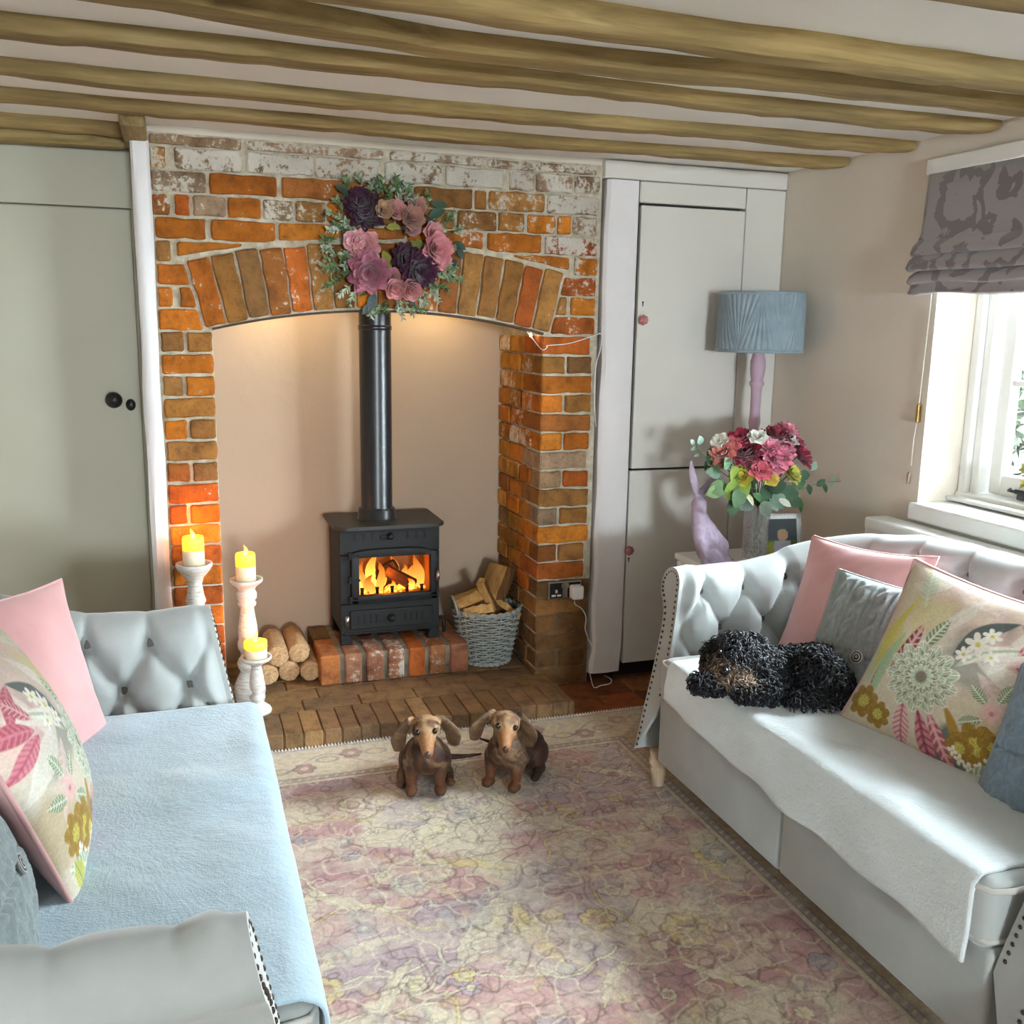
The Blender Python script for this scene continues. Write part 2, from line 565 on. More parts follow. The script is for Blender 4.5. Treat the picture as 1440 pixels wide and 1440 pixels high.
ROWS = {
    -1: (px_row(-1, [(110, 640, 'w', .6), (660, 1440, 'w', .7)], 180, 4) + px_row(-1, [(110, 640, 'w', .7), (660, 1285, 'w', .8)], 520, 4)),
    0: px_row(0, [(105, 215, 'b', .35), (255, 640, 'w', .75), (665, 1040, 'w', .9), (1048, 1415, 'w', .85)], 180, 4) + px_row(0, [(85, 415, 'w', .85), (425, 755, 'w', .9), (785, 930, 'w', .85), (935, 1145, 'w', .85), (1152, 1300, 'w', .8)], 520, 4),
    1: px_row(1, [(120, 440, 'g', .35), (455, 840, 'o', .08), (862, 1218, 'b', .22), (1226, 1590, 'b', .25)], 180, 4) + px_row(1, [(246, 580, 'b', .1), (590, 660, 'b', .18), (670, 985, 'b', .28), (1000, 1290, 'w', .75)], 520, 4),
    2: px_row(2, [(130, 236, 'b', .3), (258, 350, 'r', .1), (360, 555, 'g', .22), (560, 750, 'o', .2), (757, 930, 'g', .4), (938, 1110, 'b', .3), (1116, 1300, 'o', .2), (1310, 1500, 'b', .2), (1508, 1720, 'b', .2)], 180, 4) + px_row(2, [(370, 480, 'b', .25), (492, 715, 'b', .25), (722, 870, 'b', .25), (887, 1045, 'o', .3), (1055, 1135, 'o', .25), (1143, 1280, 'w', .6)], 520, 4),
    3: px_row(3, [(150, 440, 'o', .12), (465, 832, 'o', .1), (846, 1200, 'o', .15), (1212, 1560, 'b', .1), (1570, 1740, 'o', .1)], 180, 4) + px_row(3, [(390, 640, 'o', .25), (660, 967, 'o', .22), (986, 1280, 'r', .38)], 520, 4),
    4: px_row(4, [(155, 242, 'b', .2), (272, 645, 'o', .15), (652, 1000, 'o', .15)], 180, 4) + px_row(4, [(470, 800, 'b', .3), (812, 1125, 'o', .25), (1152, 1280, 'o', .3)], 520, 4),
    5: px_row(5, [(160, 400, 'o', .15)], 180, 4) + px_row(5, [(1050, 1272, 'r', .25)], 520, 4),
    6: px_row(6, [(165, 252, 'o', .12), (288, 430, 'o', .1)], 180, 4) + px_row(6, [(1005, 1110, 'b', .2), (1130, 1270, 'o', .18)], 520, 4),
    7: px_row(7, [(168, 470, 'o', .15)], 180, 4) + px_row(7, [(985, 1265, 'r', .22)], 520, 4),
}
for k, spans in sorted(ROWS.items()):
    zt, zb = row_z(k)
    if k == -1: zt = BZT - .004; zb = ZTOP
    for (a, b, kind, w) in spans:
        a = max(a, BXL + .004); b = min(b, BXR - .012)
        if b - a < .02: continue
        jz = random.uniform(-.0015, .0015)
        poly = [(a + GAP * .4, zb + GAP + jz), (b - GAP * .4, zb + GAP + jz + random.uniform(-.002, .002)), (b - GAP * .4, zt - GAP * .6 + random.uniform(-.002, .002)), (a + GAP * .4, zt - GAP * .6 + jz)]
        cx, cz = (a + b) / 2, (zt + zb) / 2
        # keep what lies above the outer ring of the arch
        if k >= 3:
            for xx in ((a, cx, b) if k <= 4 else ()):
                if OXL - .06 < xx < OXR + .10:
                    ang = math.atan2(xx - AX, arc(RO, xx) - AZ)
                    nx, nz = math.sin(ang), math.cos(ang)
                    poly = clip(poly, nx, nz, nx * AX + nz * AZ + RO + .009)
            # skewbacks
            for sgn in (-1, 1):
                ang = sgn * 0.2455
                # the radial end line of the ring; keep outside where below the ring crown
                ex, ez = AX + RI * math.sin(ang), AZ + RI * math.cos(ang)
                if (sgn < 0 and cx < OXL + .05 and cz < 1.69) or (sgn > 0 and cx > OXR - .05 and cz < 1.69):
                    nx, nz = sgn * math.cos(ang), -sgn * math.sin(ang)
                    poly = clip(poly, nx, nz, nx * ex + nz * ez + .008)
        if len(poly) >= 3:
            xs_ = [p[0] for p in poly]; zs_ = [p[1] for p in poly]
            if max(xs_) - min(xs_) > .015 and max(zs_) - min(zs_) > .012:
                brick(poly, kind, w)

# the arch ring
NV = 17; A0 = -0.2455; A1 = 0.2455
vk = 'obbbrbbobbobbbbrb'
for i in range(NV):
    a = A0 + (A1 - A0) * i / NV + .0012; b = A0 + (A1 - A0) * (i + 1) / NV - .0012
    ri = RI + random.uniform(.004, .012); ro = RO - random.uniform(0, .012)
    P = lambda R, t: (AX + R * math.sin(t), AZ + R * math.cos(t))
    brick([P(ri, a), P(ri, b), P(ro, b), P(ro, a)], vk[i], random.choice([.08, .14, .2, .24]), name='arch_brick')

# piers under the springing
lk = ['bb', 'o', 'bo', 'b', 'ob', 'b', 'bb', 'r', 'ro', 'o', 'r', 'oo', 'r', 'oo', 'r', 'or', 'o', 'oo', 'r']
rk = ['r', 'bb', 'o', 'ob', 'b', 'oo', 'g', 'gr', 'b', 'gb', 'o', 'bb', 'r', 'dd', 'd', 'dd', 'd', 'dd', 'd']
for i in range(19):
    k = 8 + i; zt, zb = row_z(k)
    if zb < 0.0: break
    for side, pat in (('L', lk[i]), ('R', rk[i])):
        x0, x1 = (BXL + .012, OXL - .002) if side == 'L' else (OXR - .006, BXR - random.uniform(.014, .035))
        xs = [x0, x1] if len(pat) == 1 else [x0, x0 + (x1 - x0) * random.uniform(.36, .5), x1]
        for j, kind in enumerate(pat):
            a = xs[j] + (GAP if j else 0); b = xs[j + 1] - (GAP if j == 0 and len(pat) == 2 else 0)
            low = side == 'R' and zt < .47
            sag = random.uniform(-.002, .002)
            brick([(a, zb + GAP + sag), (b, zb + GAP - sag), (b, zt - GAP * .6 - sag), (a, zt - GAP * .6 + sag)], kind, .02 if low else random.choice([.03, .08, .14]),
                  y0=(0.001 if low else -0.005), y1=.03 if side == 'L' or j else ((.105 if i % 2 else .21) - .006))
MB().box((OXR - .001, .0035, 0.0), (BXR - .004, .009, .455)).build('rendered_base', M_DIRTY, wall_back)
# right-hand reveal of the fireplace opening
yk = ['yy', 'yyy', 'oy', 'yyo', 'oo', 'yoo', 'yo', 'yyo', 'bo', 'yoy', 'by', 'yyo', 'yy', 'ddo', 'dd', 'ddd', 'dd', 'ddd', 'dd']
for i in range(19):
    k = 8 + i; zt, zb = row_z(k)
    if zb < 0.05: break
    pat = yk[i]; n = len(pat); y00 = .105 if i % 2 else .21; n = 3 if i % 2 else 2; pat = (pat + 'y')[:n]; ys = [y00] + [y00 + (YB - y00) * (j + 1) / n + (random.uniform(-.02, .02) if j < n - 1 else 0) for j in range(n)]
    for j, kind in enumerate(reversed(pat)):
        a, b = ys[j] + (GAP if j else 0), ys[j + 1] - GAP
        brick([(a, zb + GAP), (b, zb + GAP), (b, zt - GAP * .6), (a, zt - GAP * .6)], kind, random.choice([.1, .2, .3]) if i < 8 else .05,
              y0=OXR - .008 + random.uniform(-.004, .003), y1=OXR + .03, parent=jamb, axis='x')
# iron bar carrying the arch
P = np.array([[(x, y, arc(RI, x) - dz) for (y, dz) in ((0.0, -.001), (0.0, .007), (0.055, .007), (0.055, -.001))] for x in np.linspace(OXL, OXR, 30)])
arch_bar = MB().grid(P, wrap=True).build('arch_bar', simple('rusty_iron', (70, 50, 36), .8, .3, 40), wall_back)

# ------------------------------------------------------------------ hearth of paving bricks, stove plinth
HZ = 0.065
hearth = thing('hearth', (0.65, -0.3, 0), 'low raised hearth paved with worn brown bricks in front of the fireplace', 'hearth')
m = MB(); m.box((-.055, -.318, 0.0), (1.39, 0.004, HZ - .006)); m.box((OXL, 0.004, 0.0), (OXR, YB, HZ - .006)); m.build('mortar_bed', M_DIRTY, hearth)


def slab(x0, x1, y0, y1, z0, z1, col, parent, name='paving_brick', w=0.0):
    p = rough_poly([(x0, y0), (x1, y0), (x1, y1), (x0, y1)], .06, .0015)
    mb = MB().prism(p, z1 + random.uniform(-.0015, .0015), z0, 0.003, 'z')
    o = mb.build(name, M_BRICK, parent); k = random.uniform(.88, 1.12)
    c = lin(tuple(q * k for q in col)); o.color = (*c, w); return o


HB = [(128, 98, 68), (120, 92, 68), (134, 102, 70), (116, 90, 68), (138, 108, 78)]
x = -.05
while x < 1.385:
    wd = random.uniform(.064, .071); x1 = min(x + wd, 1.388)
    slab(x + .002, x1 - .002, -.322, -.118, .004, HZ, random.choice(HB), hearth, w=.02); x = x1
yy = -.114
r = 0
while yy < YB - .04:
    dpt = .107; x = (-.05 if yy < -.02 else OXL + .004) - (r % 2) * .11; xe = 1.388 if yy < -.02 else OXR - .012
    while x < xe:
        x1 = min(x + random.uniform(.212, .226), xe)
        xa = max(x, -.05 if yy < -.02 else OXL + .004)
        if x1 - xa > .02: slab(xa + .002, x1 - .002, yy + .002, min(yy + dpt, YB - .002) - .002, .03, HZ - .001, random.choice(HB), hearth, w=.03)
        x = x1
    yy += dpt; r += 1
# plinth : seven bricks on edge along the front
HP = HZ + .002
PX0, PX1, PY0, PY1, PZ = 0.478, 1.085, 0.095, 0.50, 0.192
plinth = thing('stove_plinth', ((PX0 + PX1) / 2, .3, HZ), 'raised brick plinth with a row of seven bricks on edge under the stove', 'plinth')
m = MB(); m.box((PX0 + .006, PY0 + .012, HP), (PX1 - .006, PY1, PZ - .006)); m.build('mortar_core', M_CEMENT, plinth)
pc = [(168, 104, 62), (154, 106, 84), (156, 104, 84), (152, 100, 76), (176, 94, 44), (158, 104, 70), (150, 98, 76)]
wx = (PX1 - PX0) / 7
for i in range(7):
    a, b = PX0 + i * wx + (.010 if i else 0), PX0 + (i + 1) * wx - (.010 if i < 6 else 0)
    mb = MB().rbox((a, PY0 + random.uniform(-.004, .004), HZ + .004), (b, PY0 + .215, PZ + random.uniform(-.002, .002)), .008, 2)
    o = mb.build('brick', M_BRICK, plinth); o.color = (*lin(pc[i]), [.1, .22, .28, .3, .05, .25, .12][i])
    mb = MB().rbox((a, PY0 + .225, HZ + .004), (b, PY1, PZ + random.uniform(-.004, 0)), .008, 2)
    o = mb.build('brick', M_BRICK, plinth); o.color = (*lin((120, 90, 60)), .05)

# ------------------------------------------------------------------ floor tiles right of the hearth and along the walls
M_TILE = M_BRICK
ty = 0.0
for j in range(3):
    y1 = 0.0 - j * .155; y0 = y1 - .152
    for i in range(6):
        x0 = 1.395 + i * .165; x1 = x0 + .161
        if x0 > XR - .02: break
        slab(x0, min(x1, XR - .005), y0, y1 - .003, -.005, .006, random.choice([(120, 70, 42), (134, 72, 40), (108, 66, 44), (128, 84, 52)]), floor, 'floor_tile', .04)

# ------------------------------------------------------------------ ceiling beams
def beam(label, pts, w, h, x0, x1, seed, zb=None):
    """pts: (x, y of the far lower edge); w width toward the viewer, h drop below the ceiling"""
    xs = np.linspace(x0, x1, 70)
    yf = np.interp(xs, [p[0] for p in pts], [p[1] for p in pts])
    yf = yf + (vnoise(xs * 2.1, xs * 0 + seed, seed) - .5) * .022 + (vnoise(xs * 7, xs * 0, seed + 3) - .5) * .008
    wv = w * (0.92 + .22 * vnoise(xs * 1.6, xs * 0 + 5, seed + 1)) + (vnoise(xs * 9, xs * 0, seed + 5) - .5) * .006
    hv = h * (0.88 + .28 * vnoise(xs * 1.9, xs * 0 + 9, seed + 2))
    e = np.ones_like(xs)
    P = []
    for i, x in enumerate(xs):
        t = 1.0
        if i > 66: t = [.97, .9, .74][i - 67]
        y0, y1, zb_ = yf[i], yf[i] - wv[i], ZC - hv[i] * t; c = .010
        j = (vnoise(x * 13, 3, seed) - .5) * .006
        P.append([(x, y0, ZC + .01), (x, y0, zb_ + c), (x, y0 - c, zb_ + j), (x, (y0 + y1) / 2, zb_ - .003 + j), (x, y1 + c, zb_ + j), (x, y1, zb_ + c), (x, y1 + .004, ZC + .01)])
    P = np.array(P); mb = MB().grid(P)
    n = len(xs); mb.f.append(tuple(range(7))); mb.f.append(tuple(range((n - 1) * 7, n * 7)))
    o = mb.build('ceiling_beam', M_BEAM, None, 'auto', loc=((x0 + x1) / 2, float(yf.mean()), ZC))
    return tag(o, label, 'beam', 'exposed ceiling beams')


LB = 'old limed oak ceiling beam, '
beam(LB + 'closest to the brick chimney breast', [(-.45, -.318), (.82, -.262), (2.4, -.312)], .082, .034, XL, 2.392, 1)
beam(LB + 'second from the brick chimney breast', [(-.4, -.662), (.73, -.632), (2.4, -.675)], .085, .034, XL, 2.392, 2)
beam(LB + 'third from the brick chimney breast', [(-.34, -1.045), (.63, -1.028), (2.4, -1.028)], .09, .033, XL, 2.392, 3)
beam(LB + 'fourth from the brick chimney breast', [(-.03, -1.40), (.57, -1.275), (2.4, -1.29)], .10, .036, XL, 2.40, 4)
beam(LB + 'fifth and thickest, across the middle of the room', [(.4, -1.62), (1.13, -1.575), (2.4, -1.565)], .085, .052, XL, 2.40, 5)
beam(LB + 'sixth from the brick chimney breast', [(.4, -2.03), (2.4, -2.005)], .10, .045, XL, 2.40, 6)
# short timbers over the recessed door
o = beam('short rough timber over the recessed grey door, front one', [(-1, .06), (0, .078)], .075, .040, XL, -.125, 7)
o = beam('dark short timber against the head of the recessed grey door', [(-1, .185), (0, .185)], .085, .066, XL, -.118, 8)
mb = MB().rbox((-.135, -.27, 2.055), (-.062, .16, 2.112), .008, 2)
o = mb.build('timber_bracket', wood_mat('oak_along', (98, 80, 48), (146, 124, 82), (178, 156, 112), 'Y'), None, 'auto', loc=(-.1, 0, 2.05))
tag(o, 'oak beam end resting on the white post beside the bricks', 'beam')

# ------------------------------------------------------------------ recessed plank door on the left
YD = 0.205
m = MB(); m.box((XL, YD + .03, 0), (-.05, YD + .1, ZC)); struct(m.build('wall_door_recess', M_DOORPAINT))
m = MB()
prof = []
for i in range(9):
    a = math.pi * i / 8; prof.append((-.0875 + .029 * -math.cos(a), -.004 - .018 * math.sin(a)))
vs = [(p[0], p[1], z) for z in np.linspace(0.0, 2.06, 24) for p in prof]
vs = [(x + (float(vnoise(z * 5, i % 9, 5)) - .5) * .006, y + (float(vnoise(z * 6, i % 9, 8)) - .5) * .006, z) for i, (x, y, z) in enumerate(vs)]
fs = []
for r in range(23):
    for i in range(8): fs.append((r * 9 + i, r * 9 + i + 1, (r + 1) * 9 + i + 1, (r + 1) * 9 + i))
m.add(vs, fs); m.box((-.114, 0.0, 0.0), (-.061, YD + .03, 2.06))
struct(m.build('trim_1', M_POSTPAINT, None, 'auto'))
door = MB().rbox((-.95, YD - .004, .01), (-.132, YD + .032, 1.858), .004, 2).build('door_1', M_DOORPAINT, loc=(-.13, YD, 0)); struct(door)
MB().rbox((XL, YD - .012, 1.862), (-.118, YD + .03, 2.052), .006, 2).build('lintel_board', M_DOORPAINT, door)
MB().rbox((-.131, YD - .014, 0), (-.116, YD + .03, 1.862), .004, 2).build('door_jamb', M_DOORPAINT, door)
MK = simple('black_iron_knob', (26, 24, 24), .35, .2, 60, spec=.5)
k = ony(160, 563, YD - .05)
Ry = Matrix.Rotation(math.radians(90), 3, 'X')
MB().lathe([(.0, .062), (.016, .060), (.027, .050), (.029, .040), (.022, .028), (.011, .022), (.010, .008), (.024, .005), (.026, -.002)], 28, (k.x, YD - .003, k.z), M=Ry).build('door_knob', MK, door, True)
k2 = ony(184, 569, YD)
MB().lathe([(.0, .010), (.014, .009), (.017, .004), (.017, -.002)], 24, (k2.x, YD - .004, k2.z), M=Matrix.Diagonal((1, 1, 1.25)) @ Ry).build('escutcheon', MK, door, True)

# ------------------------------------------------------------------ built-in cupboard right of the chimney breast
YC = 0.0
cup = thing('built_in_cupboard', (2.0, .02, 0), 'tall pale pink painted built-in cupboard with two doors beside the chimney breast', 'cupboard')
# wonky post with a wavy left edge
zs = np.linspace(.045, 2.04, 40)
P = []
for z in zs:
    xl = 1.592 + (float(vnoise(z * 6, 1, 3)) - .5) * .014 - .012 * (z < .5) * (.5 - z); xr = 1.728 - .012 * max(0, (.16 - z) / .16)
    d = (float(vnoise(z * 5, 4, 9)) - .5) * .008
    P.append([(xl, .05, z), (xl, -.008 + d, z), (xl + .012, -.020 + d, z), ((xl + xr) / 2, -.022 - d, z), (xr - .004, -.018, z), (xr, -.014, z), (xr, .05, z)])
P = np.array(P); mb = MB().grid(P); mb.f.append(tuple(range(7))); mb.f.append(tuple(range(39 * 7, 40 * 7)))
mb.build('post', M_POSTPAINT, cup, 'auto')
MB().rbox((1.58, -.018, 2.044), (2.396, .05, ZC - .005), .004, 1).build('head_board', M_CUPBOARD, cup)
MB().rbox((1.735, -.012, 1.962), (2.21, .05, 2.042), .004, 1).build('top_rail', M_CUPBOARD, cup)
MB().rbox((2.214, -.012, 0.0), (2.396, .05, 2.042), .004, 1).build('right_stile', M_CUPBOARD, cup)
MB().box((1.72, .045, 0.0), (2.22, .055, 1.97)).build('gap_shade_sheet', M_GAPSHADE, cup)  # dark sheet behind the doors paints the shade seen in their gaps
du = MB().rbox((1.742, -.014, .912), (2.209, .012, 1.952), .004, 2).build('cupboard_door', M_CUPBOARD, cup)
dl = MB().rbox((1.736, -.014, .075), (2.209, .012, .904), .004, 2).build('cupboard_door', M_CUPBOARD, cup)
M_ROSE = NT('rose_glass'); M_ROSE.base(lin((214, 138, 140))); M_ROSE.set(Roughness=.12); M_ROSE.b.inputs['Transmission Weight'].default_value = .45; M_ROSE = M_ROSE.m
fl = lambda an, z: .10 * math.cos(8 * an)
for d, (u, v), (ku, kv) in ((du, (904, 450), (904, 427)), (dl, (884, 774), (884, 787))):
    q = ony(u, v, -.03)
    MB().lathe([(0, .036), (.010, .035), (.018, .029), (.0195, .022), (.014, .014), (.008, .010), (.008, 0), (.012, -.001)], 32, (q.x, -.013, q.z), M=Ry, flute=fl).build('knob', M_ROSE, d, True)
    q = ony(ku, kv, -.014)
    mb = MB().lathe([(0, .0012), (.0042, .001), (.0042, 0)], 12, (q.x, -.014, q.z + .005), M=Ry); mb.box((q.x - .0022, -.0152, q.z - .011), (q.x + .0022, -.014, q.z + .004)); mb.build('keyhole', MK, d)
for zz in (1.62, 1.58):
    MB().tube([(2.212, -.016, zz - .012), (2.212, -.016, zz + .012)], .004, 8).build('hinge', M_CUPBOARD, du)
# ================================================================== WINDOW, BLIND, RADIATOR, GARDEN
XW = XR + .215
win = bpy.data.objects.new('window_1', None); COL.objects.link(win); win.location = (XW, -1.86, WZ0); ORG[win.name] = Vector(win.location); struct(win)
# lining boards of the reveal and the outer frame
for a, b, nm in (((XW - .05, WY1 - .035, WZ0 + .02), (XW + .10, WY1, WZ1), 'frame_jamb'), ((XW - .05, WY0, WZ0 + .02), (XW + .10, WY0 + .035, WZ1), 'frame_jamb'),
                 ((XW - .05, WY0, WZ1 - .04), (XW + .10, WY1, WZ1), 'frame_head'), ((XW - .06, WY0, WZ0 + .02), (XW + .10, WY1, WZ0 + .055), 'frame_sill')):
    MB().rbox(a, b, .006, 2).build(nm, M_WHITE, win)
MB().rbox((XW - .03, WY1 - .07, WZ0 + .05), (XW + .06, WY1 - .035, WZ1 - .03), .006, 2).build('frame_jamb', M_WHITE, win)
MB().rbox((XW - .10, WY0 + .035, WZ0 + .026), (XW - .055, WY1 - .005, WZ0 + .040), .004, 2).build('frame_sill', M_WHITE, win)
tg = NT('thin_window_glass'); tr = tg.n('ShaderNodeBsdfTransparent'); gl = tg.n('ShaderNodeBsdfGlossy'); gl.inputs['Roughness'].default_value = .02
fr = tg.n('ShaderNodeFresnel'); fr.inputs['IOR'].default_value = 1.35; mx = tg.n('ShaderNodeMixShader')
tg.l(fr.outputs[0], mx.inputs[0]); tg.l(tr.outputs[0], mx.inputs[1]); tg.l(gl.outputs[0], mx.inputs[2]); tg.l(mx.outputs[0], tg.out.inputs['Surface'])
M_GLASSW = tg.m
_e = np.linspace(WY1 - .072, WY0 + .037, 4)
sash_edges = [(float(b) + .004, float(a) - .004) for a, b in zip(_e[:-1], _e[1:])]
zs0, zs1 = WZ0 + .057, WZ1 - .042
for (ya, yb) in sash_edges:
    s = bpy.data.objects.new('sash', None); COL.objects.link(s); s.parent = win; ORG[s.name] = ORG[win.name]
    st = .052
    for a, b in (((XW + .01, ya, zs0), (XW + .05, ya + st, zs1)), ((XW + .01, yb - st, zs0), (XW + .05, yb, zs1)), ((XW + .012, ya + st - .002, zs0), (XW + .048, yb - st + .002, zs0 + .07)), ((XW + .012, ya + st - .002, zs1 - st), (XW + .048, yb - st + .002, zs1))):
        MB().rbox(a, b, .006, 2).build('sash_rail', M_WHITE, s)
    n = 3
    for k in range(1, n):
        z = zs0 + .07 + (zs1 - zs0 - .07 - st) * k / n
        MB().rbox((XW + .014, ya + st, z - .011), (XW + .046, yb - st, z + .011), .006, 2).build('glazing_bar', M_WHITE, s)
    yc = (ya + yb) / 2
    MB().rbox((XW + .014, yc - .011, zs0 + .07), (XW + .046, yc + .011, zs1 - st), .006, 2).build('glazing_bar', M_WHITE, s)
    for k in range(n):
        z0 = zs0 + .07 + (zs1 - zs0 - .07 - st) * k / n; z1 = zs0 + .07 + (zs1 - zs0 - .07 - st) * (k + 1) / n
        for y0, y1 in ((ya + st, yc), (yc, yb - st)):
            MB().box((XW + .029, y0 + .004, z0 + .004), (XW + .031, y1 - .004, z1 - .004)).build('pane', M_GLASSW, s)
# black casement stay
MKN = simple('black_iron', (30, 30, 34), .45, .2, 60)
y = WY1 - .20
MB().rbox((XW - .005, y - .16, WZ0 + .075), (XW + .004, y, WZ0 + .090), .003, 1).rbox((XW - .014, y - .05, WZ0 + .058), (XW + .004, y - .02, WZ0 + .078), .004, 1).tube([(XW - .004, y, WZ0 + .082), (XW - .02, y + .006, WZ0 + .086), (XW - .022, y - .004, WZ0 + .092)], .005, 8).build('casement_stay', MKN, win)
# chunky inner sill
sill = MB().rbox((XR - .028, WY0 - .03, WZ0 - .04), (XW - .05, WY1 + .015, WZ0 + .02), .008, 3).build('trim_2', M_WHITE); struct(sill)

# ------------------------------------------------------------------ flowers in a small pot on the sill: only the edge shows
pot = thing('sill_flowers', (XR + .10, -1.36, WZ0 + .02), 'pale yellow flowers in a small white pot on the window sill', 'flowers')
MB().lathe([(0, 0), (.035, 0), (.045, .08), (.048, .085), (.042, .085), (.040, .07), (0, .07)], 20, (XR + .10, -1.36, WZ0 + .0195)).build('pot', M_WHITE, pot, True)
MV_PLANT = vcol_mat('petals_and_leaves', .6, var=.15)

# ------------------------------------------------------------------ roman blind
blind = thing('roman_blind', (XR - .04, -1.55, 1.62), 'grey velvet roman blind with scroll damask pattern, pulled half up', 'blind')
MB().rbox((XR - .028, -2.3, 1.992), (XR, -.84, 2.040), .004, 2).build('head_rail', M_WHITE, blind)


def damask_mat():
    t = NT('damask_velvet')
    v = t.coord('Object')
    # scroll-like medallions from distorted rings
    w = t.n('ShaderNodeTexWave'); w.wave_type = 'RINGS'; w.rings_direction = 'SPHERICAL'
    vv = t.n('ShaderNodeTexVoronoi'); vv.inputs['Scale'].default_value = 5.0; t.l(v, vv.inputs['Vector'])
    n = t.noise(9, 3.0, .5, v, 1.2)
    d = t.math('ADD', t.math('MULTIPLY', vv.outputs['Distance'], 1.0), t.math('MULTIPLY', n, .55))
    s = t.math('SINE', t.math('MULTIPLY', d, 17.0))
    k = t.ramp(s, [(.45, (0, 0, 0)), (.62, (1, 1, 1))])
    c = t.mix(k, lin((150, 142, 142)), lin((112, 102, 104)))
    t.base(c); t.set(Roughness=.6); t.b.inputs['Sheen Weight'].default_value = .5
    t.bump(t.noise(300), .1, .002); return t.m


M_BLIND = damask_mat()
# hanging face + three stacked folds, built as one curved section swept along y
ys = np.linspace(-2.28, -.862, 90)
xf = XR - .034


def sect(pts, nm, seed, wav=.004):
    P = []
    for y in ys:
        row = []
        for i, (dx, z) in enumerate(pts):
            row.append((xf - dx * (1.0 if nm == 'hanging_face' else 1.45) + (float(vnoise(y * 6, i * .7, seed)) - .5) * wav * 2, y, z + (float(vnoise(y * 5, 3, seed + 2)) - .5) * wav * 2))
        P.append(row)
    o = MB().grid(np.array(P)).build(nm, M_BLIND, blind, True)
    md = o.modifiers.new('thick', 'SOLIDIFY'); md.thickness = .004
    return o


sect([(0, 1.990), (.004, 1.93), (.006, 1.86), (.010, 1.80), (.020, 1.782), (.014, 1.772), (.0, 1.778)], 'hanging_face', 1, .001)
sect([(.0, 1.80), (.010, 1.782), (.026, 1.760), (.034, 1.738), (.030, 1.729), (.012, 1.730), (.0, 1.738)], 'fold', 2)
sect([(.0, 1.75), (.014, 1.737), (.034, 1.712), (.042, 1.688), (.036, 1.677), (.014, 1.680), (.0, 1.690)], 'fold', 3)
sect([(.0, 1.70), (.010, 1.683), (.030, 1.664), (.036, 1.648), (.030, 1.643), (.024, 1.650), (.022, 1.630), (.026, 1.612), (.012, 1.608), (.0, 1.618)], 'fold', 4, .006)
# pull cord with cleat
cord = thing('blind_cord', (XR - .012, -.87, .98), 'thin white blind cord with brass cleat and small toggle', 'cord')
c0 = onx(1311, 405, XR - .012); c1 = onx(1291, 580, XR - .012); c2 = onx(1281, 655, XR - .012); c3 = onx(1278, 668, XR - .012)
MB().tube([c0 + Vector((0, 0, .1)), c0, c0.lerp(c1, .5), c1, c1.lerp(c2, .5) + Vector((0, .004, 0)), c2], .0022, 6).build('string', simple('cord_white', (226, 220, 206), .8, .05), cord, True)
M_BRASS = simple('old_brass', (150, 122, 72), .35, .15, 50, metal=.9)
MB().rbox((XR - .018, c1.y - .006, c1.z - .035), (XR - .001, c1.y + .006, c1.z + .03), .004, 2).build('cleat', M_BRASS, cord)
MB().lathe([(0, 0), (.006, 0), (.007, .012), (.006, .036), (.003, .04), (0, .04)], 14, (c3.x, c3.y, c3.z - .03)).build('toggle', simple('toggle', (150, 128, 112), .5, .2), cord, True)

# ------------------------------------------------------------------ radiator under the window
rad = thing('radiator', (XR - .06, -1.55, .12), 'white panel radiator on the wall under the window behind the sofa', 'radiator')
RY1 = -.80
MB().rbox((XR - .112, -2.2, .18), (XR - .092, RY1, .81), .006, 2).build('front_panel', M_WHITE, rad)
MB().rbox((XR - .05, -2.2, .18), (XR - .03, RY1, .80), .006, 2).build('rear_panel', M_WHITE, rad)
MB().rbox((XR - .118, -2.21, .795), (XR - .022, RY1 + .006, .838), .008, 2).build('top_grille', M_WHITE, rad)
MB().rbox((XR - .114, RY1 - .004, .19), (XR - .026, RY1 + .004, .80), .003, 1).build('side_cover', M_WHITE, rad)
for yy in (-2.0, -1.0): MB().box((XR - .032, yy - .02, .25), (XR, yy + .02, .75)).build('bracket', M_WHITE, rad)

# ------------------------------------------------------------------ garden outside: lawn and a leafy hedge
g = NT('lawn'); g.base(g.ramp(g.noise(30), [(.3, lin((20, 30, 14))), (.7, lin((28, 40, 18)))])); g.set(Roughness=.9)
m = MB(); m.box((XR + WD + .06, -9, -.05), (9, 5, -.01)); struct(m.build('ground', g.m))
hed = MB(); rs = np.random.RandomState(5)
for i in range(7000):
    y = rs.uniform(-2.6, 1.6); z = rs.uniform(0.02, 1.95); x = 4.6 + rs.uniform(-.35, .35) + .25 * math.sin(y * 3) + .2 * math.sin(z * 4 + y)
    L = rs.uniform(.05, .10); W = L * .42
    n = Vector(rs.normal(size=3)) + Vector((-1.0, 0, .5)); r_, u_, n_ = frame_from(n, rs.normal(size=3))
    p = Vector((x, y, z)); k = rs.uniform(.55, 1.25); c = lin((19, 30, 13)); c = tuple(q * k for q in c)
    hed.add([p - u_ * L, p + r_ * W, p + u_ * L, p - r_ * W, p + n_ * W * .3], [(0, 1, 4), (1, 2, 4), (2, 3, 4), (3, 0, 4)], c)
hed.box((4.95, -2.7, 0), (5.3, 1.8, 1.9), lin((14, 22, 10)))
hd = hed.build('hedge', MV_PLANT, None, False, loc=(4.6, -.5, 0), vcol=True, fix=False)
tag(hd, 'green leafy hedge growing outside the window', 'hedge', kind='stuff')
